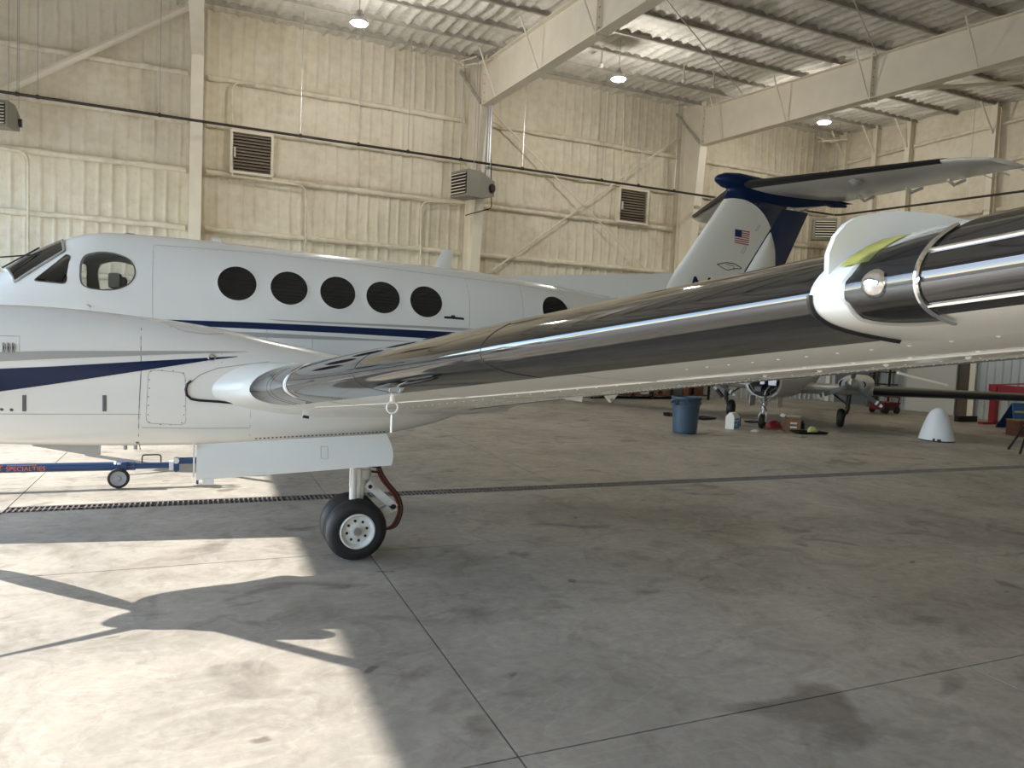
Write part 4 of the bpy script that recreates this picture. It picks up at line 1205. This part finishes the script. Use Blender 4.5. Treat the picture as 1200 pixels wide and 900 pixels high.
B('collar', PAPER, -.30, -.255, TY-.045, TY+.045, .165, .26, tb)
m = MB(); m.box(-.255, -.20, TY-.06, TY+.06, .16, .29); m.box(-.20, .0, TY-.06, TY-.045, .235, .285); m.box(-.20, .0, TY+.045, TY+.06, .235, .285)
m.build('fork_head', BARB, tb)
MB().lathe((-.23, TY-.064, .27), (0,-1,0), [(.03,0),(.03,.008),(0,.008)], 12).build('pivot_bolt', PAPER, tb)
T('fork_post', BARB, [(-.02, TY, .24), (-.02, TY, .0)], .015, tb, 6)

# ------------------------------------------------------------------ second aeroplane, nose off for maintenance
fwd = Vector((-.82, -.57, 0)).normalized(); lft = Vector((-fwd.y*-1*-1, 0, 0)); lft = Vector((.57, -.82, 0)).normalized()
O2 = Vector((13.38, 13.9, 0))
F2 = Matrix(((fwd.x, lft.x, 0, O2.x), (fwd.y, lft.y, 0, O2.y), (0, 0, 1, 0), (0, 0, 0, 1)))
def W2(x, y, z): return F2 @ Vector((x, y, z))
p2 = thing('aeroplane', tuple(O2), 'smaller white twin propeller aeroplane in the background with its nose cone removed', 'aeroplane')
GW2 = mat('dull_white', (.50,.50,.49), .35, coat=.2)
class Hull2(Body): pass
H2 = Body([(-5.6,1.9,1.75,1.8,.05,2),(-4.5,1.95,1.5,1.7,.2,2),(-3,2.05,1.1,1.5,.42,2.1),(-1.4,2.25,.72,1.35,.56,2.2),(.3,2.3,.62,1.3,.6,2.2),(1.2,2.05,.62,1.2,.57,2.2),(1.7,1.6,.64,1.1,.5,2.2),(2.35,1.42,.70,1.06,.40,2.1)], 0)
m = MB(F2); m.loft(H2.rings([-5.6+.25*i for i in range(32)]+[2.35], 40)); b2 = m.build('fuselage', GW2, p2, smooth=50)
# open nose bulkhead with equipment
m = MB(F2); m.lathe((2.36, 0, 1.06), (1,0,0), [(.34,0),(.34,.02),(0,.02)], 24); m.build('nose_bulkhead', DARK, p2)
random.seed(12)
for k in range(12):
    yy = random.uniform(-.25,.25); zz = 1.03+random.uniform(-.25,.25); s_ = random.uniform(.04,.09)
    m = MB(F2); m.box(2.37, 2.37+random.uniform(.1,.3), yy-s_, yy+s_, zz-s_*.7, zz+s_*.7); m.build('avionics_box', random.choice([STEEL, DARK, GREYP, GALV]), p2)
for k in range(10):
    y0_, z0_ = random.uniform(-.3,.3), .95+random.uniform(-.3,.3)
    m = MB(F2); m.tube([(2.38, y0_, z0_), (2.6, y0_+random.uniform(-.1,.1), z0_-.1), (2.5, y0_+random.uniform(-.2,.2), z0_-random.uniform(.1,.3))], .012, 5); m.build('wire_loom', random.choice([BLACK, STEEL, PAPER]), p2, smooth=60)
for sg in (-1, 1):
    # windscreen and window patches
    poly = poly_round([(1.35,1.78),(.95,2.0),(.75,2.0),(.75,1.72)], .05)
    m = H2.patch(poly, .004, 4, sg); m.v = [tuple(F2 @ Vector(v)) for v in m.v]; m.build('side_window', GLASSD, p2, smooth=60)
    for cx in (.2,-.5,-1.2):
        m = H2.patch(ell(cx, 1.78, .16, .14, 20), .004, 3, sg); m.v = [tuple(F2 @ Vector(v)) for v in m.v]; m.build('cabin_window', GLASSD, p2, smooth=60)
def foil2(x0, x1, y, z, t): return [(a, b, c) for a, b, c in afoil(x0, x1, y, z, t, 10, 'z')]
for sg in (-1, 1):
    rings = []
    for y in (.3, 1.6, 3.2, 5.8):
        s = (y-.3)/4.7; rings.append(foil2(.38-.15*s, -1.35+.45*s, sg*y, .86+.13*s, .16-.03*s))
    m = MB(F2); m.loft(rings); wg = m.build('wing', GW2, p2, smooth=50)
    rings = []
    for y in (2.0, 3.2, 5.6):
        s = (y-.3)/4.7; r = foil2(.38-.15*s, -1.35+.45*s, sg*y, .86+.13*s, .16-.03*s)
        row = list(reversed(r[0:5]))+list(reversed(r[-4:])); rings.append([(a+.012, b, c+(.007 if c >= .86+.13*s else -.007)) for a, b, c in row])
    m = MB(F2); m.loft(rings, False, False, False); m.build('deice_boot', BLK, wg, smooth=60)
    # engine nacelle
    ye = 1.62
    NS = [(.92,.14,.10),(.85,.26,.15),(.6,.33,.19),(.2,.34,.22),(-.4,.33,.22),(-1.2,.24,.16),(-1.9,.1,.07)]
    m = MB(F2); rings = []
    for x, w_, h in NS:
        rings.append([(x, sg*ye+w_*(abs(math.cos(a))**.8)*(1 if math.cos(a) > 0 else -1), 1.05+h*(abs(math.sin(a))**.9)*(1 if math.sin(a) > 0 else -1)) for a in [2*PI*k/28 for k in range(28)]])
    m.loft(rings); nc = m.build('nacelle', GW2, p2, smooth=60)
    for s2 in (-1, 1):
        m = MB(F2); m.lathe((.83, sg*ye+s2*.20, 1.07), (1,0,0), [(.105,-.05),(.105,.07),(.085,.08),(.08,.02)], 20); m.build('intake_ring', GW2, nc, smooth=40)
        m = MB(F2); m.lathe((.86, sg*ye+s2*.20, 1.07), (1,0,0), [(.084,0),(0,.001)], 20); m.build('intake_opening', DARK, nc)
    m = MB(F2); m.lathe((.92, sg*ye, 1.06), (1,0,0), [(.15,0),(.15,.05),(.12,.14),(.07,.22),(0,.27)], 24); m.build('spinner', STEEL, nc, smooth=60)
    for a in (-35, 205, 85):
        r_ = math.radians(a); d = Vector((0, math.cos(r_), math.sin(r_))); s = Vector((0, -math.sin(r_), math.cos(r_))); c0 = Vector((.98, sg*ye, 1.06)); rings = []
        for t, c in ((.1,.035),(.25,.06),(.5,.075),(.8,.07),(.95,.055),(1,.03)):
            u = s*.75+Vector((1,0,0))*.66; v = Vector((1,0,0))*.75-s*.66; ct = c0+d*(.78*t)
            rings.append([ct+u*(c*math.cos(q))+v*(.02*(1.1-t)*math.sin(q)) for q in [2*PI*k/10 for k in range(10)]])
        m = MB(F2); m.loft(rings); bl_ = m.build('propeller_blade', GREYP, nc, smooth=60)
        for t0, t1, mt_ in ((.80,.86,PAPER),(.93,1.005,PAPER)):
            rings = []
            for t in (t0, t1):
                c = .072 if t < .9 else (.058 if t < .97 else .034); ct = c0+d*(.78*t)
                u = s*.75+Vector((1,0,0))*.66; v = Vector((1,0,0))*.75-s*.66
                rings.append([ct+u*(c*1.03*math.cos(q))+v*((.02*(1.1-t)+.003)*math.sin(q)) for q in [2*PI*k/10 for k in range(10)]])
            m = MB(F2); m.loft(rings); m.build('tip_band', mt_, bl_, smooth=60)
    # main gear
    yg = sg*1.36
    m = MB(F2); m.tube([(0, yg+sg*.12, .95), (0, yg+sg*.08, .42)], .05, 10); m.tube([(0, yg+sg*.08, .45), (0, yg, .17)], .03, 8); st = m.build('gear_strut', BLK if sg > 0 else BLK, p2, smooth=50)
    m = MB(F2); m.tube([(.0, yg-sg*.45, .92), (0, yg+sg*.05, .55)], .02, 6); m.build('side_brace', BLK, st)
    m = MB(F2); m.tube([(-.02, yg+sg*.1, .62), (-.22, yg+sg*.1, .45), (-.02, yg+sg*.08, .32)], .018, 6); m.build('torque_link', BLK, st)
    m = MB(F2); m.lathe((0, yg-sg*.05, .22), (0,1,0), [(.10,-.05),(.13,-.075),(.19,-.07),(.22,-.03),(.22,.03),(.19,.07),(.13,.075),(.10,.05)], 28); wl2 = m.build('wheel', BLACK, p2, smooth=40)
    m = MB(F2); m.lathe((0, yg-sg*.05, .22), (0,1,0), [(0,-.05),(.10,-.045),(.11,.0),(.10,.045),(0,.05)], 20); m.build('hub', GEARW, wl2, smooth=40)
m = MB(F2); m.lathe((-1.6, 0, 0), (0,1,0), [(0.001,0),(0.002,.001)], 4)
# right gear door with white bands, nose gear
m = MB(F2); m.tube([(.3,-1.85,.95),(.3,-1.45,.50)], .05, 8); m.build('gear_door_arm', BLK, p2, smooth=60)
m = MB(F2); m.tube([(.3,-1.68,.76),(.3,-1.62,.69)], .053, 8); m.build('tip_band', PAPER, p2)
m = MB(F2); m.tube([(2.1,0,.72),(2.17,0,.42)], .055, 10); m.tube([(2.17,0,.44),(2.2,0,.32)], .035, 8); ns_ = m.build('nose_gear_strut', GALV, p2, smooth=50)
for sg in (-1,1):
    m = MB(F2); m.tube([(2.16, sg*.05, .36),(2.22, sg*.075, .28),(2.24, sg*.07, .15)], .022, 8); m.build('nose_fork', GEARW, ns_, smooth=60)
    m = MB(F2); m.tube([(1.9, sg*.32, .80),(2.14, sg*.05, .55)], .014, 6); m.build('steering_rod', GALV, ns_)
    m = MB(F2); m.obox((2.0, sg*.30, .60), (.25,0,0), (0,.006,0), (0,0,.12)); m.build('nose_gear_door', GW2, p2)
m = MB(F2); m.lathe((2.24, 0, .16), (0,1,0), [(.08,-.03),(.10,-.055),(.14,-.055),(.16,-.02),(.16,.02),(.14,.055),(.10,.055),(.08,.03)], 26); m.build('wheel', BLACK, p2, smooth=40)
# tail
rings = [[(a, b, c) for a, b, c in afoil(-5.2-.7*t, -4.0-.9*t, 0, 1.9+1.35*t, .1, 8)] for t in (0,.5,1)]
rings = [[(a, b, c) for a, b, c in afoil(-3.9-.9*t, -5.3-.5*t, 0, 1.85+1.3*t, .08, 8)] for t in (0,.5,1)]
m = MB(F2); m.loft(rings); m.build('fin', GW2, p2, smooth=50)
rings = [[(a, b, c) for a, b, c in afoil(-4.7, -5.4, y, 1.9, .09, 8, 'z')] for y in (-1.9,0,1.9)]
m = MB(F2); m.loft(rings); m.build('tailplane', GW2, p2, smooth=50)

# ------------------------------------------------------------------ things on the floor
def G(px, py): return at(px, py, 2, 0)
DRED = mat('cart_red', (.13,.012,.02), .5)
# bin
c = G(802, 509); c = c*(1+.28/c.length)
dx_ = .30
t = thing('trash_can', (c.x, c.y, 0), 'round blue-grey plastic trash can standing on the floor under the wing', 'trash can')
MB().lathe((c.x, c.y, 0), (0,0,1), [(.225,0.004),(.235,.02),(.27,.56),(.272,.58),(.285,.585),(.287,.60),(.288,.70),(.30,.705),(.30,.735),(.28,.735),(.275,.60),(.24,.04),(0,.03)], 36).build('body', BIN, t, smooth=35)
for a in (10, 190):
    r_ = math.radians(a); d = Vector((math.cos(r_), math.sin(r_), 0)); n_ = Vector((-d.y, d.x, 0))
    C0 = Vector((c.x, c.y, .66))
    T('handle', BIN, arc([C0+d*.28+n_*.06+Vector((0,0,.03)), C0+d*.375+n_*.06+Vector((0,0,-.07)), C0+d*.375-n_*.06+Vector((0,0,-.07)), C0+d*.28-n_*.06+Vector((0,0,.03))], .04), .02, t, 8)
    MB().obox(C0+d*.33+Vector((0,0,.02)), d*.05, n_*.06, (0,0,.012)).build('handle', BIN, t)
dv = Vector((-c.x, -c.y, 0)).normalized(); xr_ = Vector((-dv.y, dv.x, 0)); 
text('BRUTE', 'lettering', .075, Vector((c.x, c.y, .645))+dv*.291-xr_*.12, xr_, (0,0,1), BLK, t, .001)
text('32', 'lettering', .06, Vector((c.x, c.y, .59))+dv*.291-xr_*.04, xr_, (0,0,1), BLK, t, .001)
# flat pans
def pan(px, py, lab, w_=.32, d_=.22, h=.05, m_=BLK, rz=.3):
    c = G(px, py); R = Matrix.Translation(c) @ Matrix.Rotation(rz, 4, 'Z')
    m = MB(R); r = lambda s, z: [(-w_*s,-d_*s,z),(w_*s,-d_*s,z),(w_*s,d_*s,z),(-w_*s,d_*s,z)]
    m.loft([r(.85,0), r(1,h), r(.94,h), r(.8,.012)]); return tag(m.build('drip_pan', m_, None), lab, 'pan')
pan(824, 491, 'flat black drip pan on the floor right of the trash can', .30, .2)
pan(784, 487.5, 'small black object lying on the floor left of the trash can', .12, .1, .08)
pan(882, 495, 'thin dark pan on the floor behind the white and blue carton', .2, .12, .03)
# carton
c = G(863, 503); t = thing('carton', (c.x, c.y, 0), 'white carton with a blue label standing by the nose wheel', 'carton')
R = Matrix.Translation(c) @ Matrix.Rotation(.42, 4, 'Z')
MB(R).box(-.135,.135,0,.2,0.001,.27).build('body', PAPER, t); m = MB(R); m.loft([[(-.135,0,.27),(.135,0,.27),(.135,.2,.27),(-.135,.2,.27)], [(-.11,.07,.36),(.11,.07,.36),(.11,.13,.36),(-.11,.13,.36)]]); m.build('gable_top', PAPER, t)
lb = MB(R).box(-.12,.12,-.004,-.001,.02,.17).build('label', BLUEL, t)
X_ = (R.to_3x3() @ Vector((1,0,0))); Yn_ = (R.to_3x3() @ Vector((0,-1,0)))
text('BC', 'lettering', .12, R @ Vector((-.09,-.006,.06)), X_, (0,0,1), PAPER, t, .001)
MB(R).box(-.09,.09,-.004,-.001,.20,.235).build('lettering_band', BLUEL, t)
c2_ = G(870, 501); tag(MB(Matrix.Translation(c2_) @ Matrix.Rotation(.3,4,'Z')).box(.02,.16,.15,.3,0.001,.20).build('spray_can_box', RED, None), 'small red and green box tucked behind the white carton', 'box')
# cardboard box
c = G(921, 505); R = Matrix.Translation(c) @ Matrix.Rotation(-.55, 4, 'Z')
t = thing('cardboard_box', (c.x, c.y, 0), 'open brown cardboard box on the floor between the two propeller blades', 'box')
MB(R).box(-.02,.30,0,.34,0.001,.30).build('body', BROWN, t)
m = MB(R); m.obox((-.05,.17,.33), (.012,0,-.0), (0,.17,0), (.02,0,.03)); m.obox((.14,-.03,.325), (.15,0,0), (0,.04,-.02), (0,.003,.005)); m.build('flap', PAPER, t)
for zz in (.09,.18,): MB(R).box(.08,.22,-.004,-.001,zz-.02,zz+.02).build('printed_mark', PAPER, t)
MB(R).box(.30,.303,.08,.2,.10,.2).build('printed_mark', PAPER, t)
# rags and bottles
def blob(name, px, py, r, h, m_, lab, cat, seed=0):
    c = G(px, py); m = MB(); rings = []
    for i in range(7):
        z = h*math.sin(PI/2*i/6); k = math.cos(PI/2*i/6)
        rings.append([(c.x+r*max(k,.05)*math.cos(a)*(1+.5*noise.noise(Vector((math.cos(a)*1.5, seed, math.sin(a)*1.5+i*.3)))), c.y+r*.7*max(k,.05)*math.sin(a)*(1+.5*noise.noise(Vector((math.cos(a)*1.5, seed+5, i*.3)))), z+.001) for a in [2*PI*q/14 for q in range(14)]])
    m.loft(rings); return tag(m.build(name, m_, None, smooth=70), lab, cat)
blob('red_rag', 907, 501, .20, .16, RED, 'crumpled red cloth on the floor between nose wheel and cardboard box', 'cloth', 1)
blob('white_rag', 885, 506, .10, .05, PAPER, 'small white rag at the foot of the nose wheel', 'cloth', 3)
blob('parts_heap', 915, 506, .10, .05, BROWN, 'little heap of parts in front of the cardboard box', 'parts', 6)
c = G(948, 508); R = Matrix.Translation(c) @ Matrix.Rotation(-.2, 4, 'Z')
t = thing('oil_tray', (c.x, c.y, 0), 'low black tray holding pale yellow cloths right of the cardboard box', 'tray')
m = MB(R); r = lambda s, z: [(-.36*s,-.18*s,z),(.36*s,-.18*s,z),(.36*s,.18*s,z),(-.36*s,.18*s,z)]; m.loft([r(.85,0.001), r(1,.05), r(.94,.05), r(.8,.012)]); m.build('tray', BLK, t)
blob('yellow_cloth', 951, 507, .13, .14, YEL, 'pale yellow cloth heaped in the black tray', 'cloth', 9)
for px, hh in ((938,.22),(942,.18)):
    c = G(px+2, 504); tag(MB().lathe((c.x, c.y+.1, .02), (0,0,1), [(.05,0),(.05,hh*.7),(.02,hh*.8),(.02,hh),(0,hh)], 14).build('oil_bottle', BLACK, None, smooth=40), 'black bottle at the left end of the black tray' if px == 938 else 'shorter black bottle next to the yellow cloth', 'bottle')
c = G(943, 512.5); tag(MB().tube([c+Vector((-.1,0,.012)), c+Vector((.12,.03,.012))], .012, 6).build('hand_tool', STEEL, None), 'small tool lying on the floor in front of the black tray', 'tool')
# radome
c = G(1097, 518); c = c*(1+.33/c.length)
t = thing('nose_cone', (c.x, c.y, 0), 'white nose cone standing upright on the floor at right', 'nose cone')
MB().lathe((c.x, c.y, 0), (0,0,1), [(.345,.02),(.335,.06),(.30,.20),(.26,.34),(.215,.48),(.17,.58),(.12,.645),(.06,.685),(0,.695)], 40).build('shell', RADOME, t, smooth=60)
MB().lathe((c.x, c.y, 0), (0,0,1), [(.335,0.001),(.343,.0),(.347,.022),(.335,.03)], 40).build('base_seal', BLK, t, smooth=60)
dv = Vector((-c.x, -c.y, 0)).normalized(); xr_ = Vector((-dv.y, dv.x, 0))
for o_, w_, h_ in ((-.045,.022,.05),(.05,.035,.035)):
    MB().obox(Vector((c.x, c.y, .04))+dv*.338+xr_*o_, xr_*w_, dv*.01, (0,0,h_*.6)).build('latch_notch', BLK, t)
# red hoist
c = G(1163, 497)
t = thing('engine_hoist', (c.x, c.y, 0), 'red engine hoist with a trussed boom by the white ribbed wall', 'hoist')
B('base', RED, c.x-.5, c.x+.35, c.y-.08, c.y+.08, 0.001, .07, t)
B('foot', BLK, c.x-.7, c.x+.1, c.y+.5, c.y+.62, 0.001, .16, t)
B('post', RED, c.x-.09, c.x+.09, c.y-.08, c.y+.08, .07, 1.05, t, bevel=.01)
bz = 1.0
e_ = Vector((c.x+.4, c.y-3.2, bz-.05))
a_ = Vector((c.x, c.y+.15, bz)); d = (e_-a_)
m = MB(); m.obox((a_+e_)/2, d/2, Vector((1,0,0))*.06, Vector((0,0,.10))); m.build('boom', RED, t, smooth=40)
m_pt = a_+d*.45
for zz in (.26, -.24):
    T('truss_rod', RED, [a_+Vector((0,0,zz*.3)), m_pt+Vector((0,0,zz)), e_+Vector((0,0,zz*.2))], .02, t, 6)
T('truss_post', RED, [m_pt+Vector((0,0,.26)), m_pt+Vector((0,0,-.24))], .02, t, 6)
T('hook_chain', BLK, [a_+d*.74, a_+d*.74+Vector((0,0,-.25))], .02, t, 6)
# blue board, crate, stand leg, red strip
c = G(1189, 504); R = Matrix.Translation(c) @ Matrix.Rotation(-.15, 4, 'Z')
t = thing('folding_board', (c.x, c.y, 0), 'blue folding A-frame board with a pale stripe at the right edge', 'board')
m = MB(R); m.add([(0,0,0.0),(.9,0,0.0),(.9,.18,.68),(.08,.18,.68),(0,.03,0.0),(.9,.03,0.0),(.9,.21,.68),(.08,.21,.68)], [(0,1,2,3),(4,7,6,5),(0,4,5,1),(1,5,6,2),(2,6,7,3),(3,7,4,0)]); m.build('front_board', SIGNB, t)
m = MB(R); m.obox((.5,.12,.46), (.42,0,0), (0,.004,0), (0,.012,.025)); m.build('pale_stripe', YEL, t)
m = MB(R); m.add([(0.05,.6,0.0),(.9,.6,0.0),(.9,.24,.68),(.12,.24,.68)], [(0,1,2,3)]); m.build('rear_board', BARB, t)
c = G(1196, 512); R = Matrix.Translation(c) @ Matrix.Rotation(-.3, 4, 'Z')
t = thing('wooden_crate', (c.x, c.y, 0), 'dark red-brown crate in front of the blue board at the right edge', 'crate')
MB(R).box(-.05,.5,0,.4,0.001,.36).build('body', BRND, t); MB(R).box(-.06,.52,-.01,.41,.36,.385).build('lid', BROWN, t)
for zz in (.1,.2,.3): MB(R).box(-.055,.505,-.006,-.001,zz-.035,zz+.035).build('slat', BRND, t)
c = G(1195, 533)
t = thing('work_stand', (c.x+.5, c.y, 0), 'black splayed stand leg just entering at the right edge', 'stand')
for a, b in (((0,0,0),(.45,.1,.75)), ((.9,0,0),(.5,.1,.75)), ((.45,.5,0),(.48,.12,.75))):
    T('leg', BLK, [c+Vector(a)+Vector((0,0,.02)), c+Vector(b)], .022, t, 6)
MB().lathe(c+Vector((.48,.1,.72)), (0,0,1), [(.05,0),(.05,.06),(.15,.07),(.15,.1)], 14).build('head', BLK, t)
c = G(1185, 507.5); tag(B('red_strip', RED, c.x-.3, c.x+.35, c.y-.02, c.y+.02, 0.001, .015), 'thin red strip lying on the floor before the blue board', 'strip')
# tool cart under the second wing
c = G(1038, 484)
t = thing('tool_cart', (c.x, c.y, 0), 'low dark red rolling cart against the wall beyond the propeller', 'cart')
B('body', DRED, c.x-.4, c.x+.25, c.y-.25, c.y+.25, .10, .30, t, bevel=.02); B('tray', DRED, c.x-.42, c.x+.28, c.y-.27, c.y+.27, .30, .34, t)
for sx in (-.3, .16):
    for sy in (-.24, .24): MB().lathe((c.x+sx, c.y+sy, .11), (0,1,0), [(.05,-.03),(.11,-.03),(.11,.03),(.05,.03)], 16).build('wheel', BLACK, t, smooth=40)
T('handle', DRED, arc([(c.x+.25, c.y-.2, .32), (c.x+.32, c.y-.2, .5), (c.x+.32, c.y+.2, .5), (c.x+.25, c.y+.2, .32)], .06), .02, t, 6)
# workbench with boxes on the back wall
xa, xb = at(690,470,1,20.0).x, at(826,470,1,20.0).x
t = thing('storage_rack', ((xa+xb)/2, 20.2, 0), 'long low dark shelf along the back wall behind the trash can', 'shelf')
for k in range(7): 
    x = xa+(xb-xa)*k/6; B('post', BLK, x-.03, x+.03, 19.8, 19.86, 0, 1.5, t)
for z in (.12, .75, 1.42): B('shelf', BRND, xa, xb, 19.8, 20.6, z, z+.04, t)
B('back_panel', DARK, xa, xb, 20.6, 20.64, .1, 1.5, t)
random.seed(21)
labs = ['plain brown box', 'wide tan box', 'dark box', 'orange box', 'white box', 'small brown box', 'tall brown box', 'grey box', 'reddish box', 'squat box']
ms_ = [BROWN, mat('tan_card', (.36,.24,.14), .8), BRND, mat('orange_card', (.34,.12,.05), .7), PANELW, BROWN, mat('umber_card', (.18,.10,.06), .8), GREYP, mat('russet_card', (.24,.08,.05), .7), BRND]
ordn = ['leftmost', 'second from left', 'third from left', 'fourth from left', 'fifth from left', 'fifth from right', 'fourth from right', 'third from right', 'second from right', 'rightmost']
for k in range(10):
    sp_ = (xb-xa-.3)/10; x = xa+.15+sp_*k; w_ = sp_*random.uniform(.6,.9)
    tag(B('storage_box', ms_[k], x, x+w_, 19.86, 20.4, .161, .161+random.uniform(.3,.5), None, .006), '%s on the back wall shelf behind the trash can, %s' % (labs[k], ordn[k]), 'box', 'boxes on the low back wall shelf')
# dark tool rack and cabinets at the back, seen over the second wing
c = at(1085, 470, 0, 21.0)
t = thing('tool_rack', (20.9, 17.3, 0), 'tall dark tool rack standing behind the white leaning panel', 'rack')
for y in (17.0, 17.6):
    B('post', BLK, 20.75, 20.8, y-.03, y+.03, 0, 1.9, t)
for z in (.4,.8,1.2,1.55,1.85): B('shelf', BLK, 20.73, 21.15, 16.97, 17.63, z, z+.03, t)
t = thing('grey_cabinet', (20.9, 18.4, 0), 'grey steel cabinet on the right wall behind the second aeroplane', 'cabinet')
B('body', HEAT, 20.75, 21.15, 17.8, 19.2, .0, 1.7, t); B('door', GREYP, 20.73, 20.75, 17.83, 18.48, .05, 1.65, t); B('door', GREYP, 20.73, 20.75, 18.52, 19.17, .05, 1.65, t)
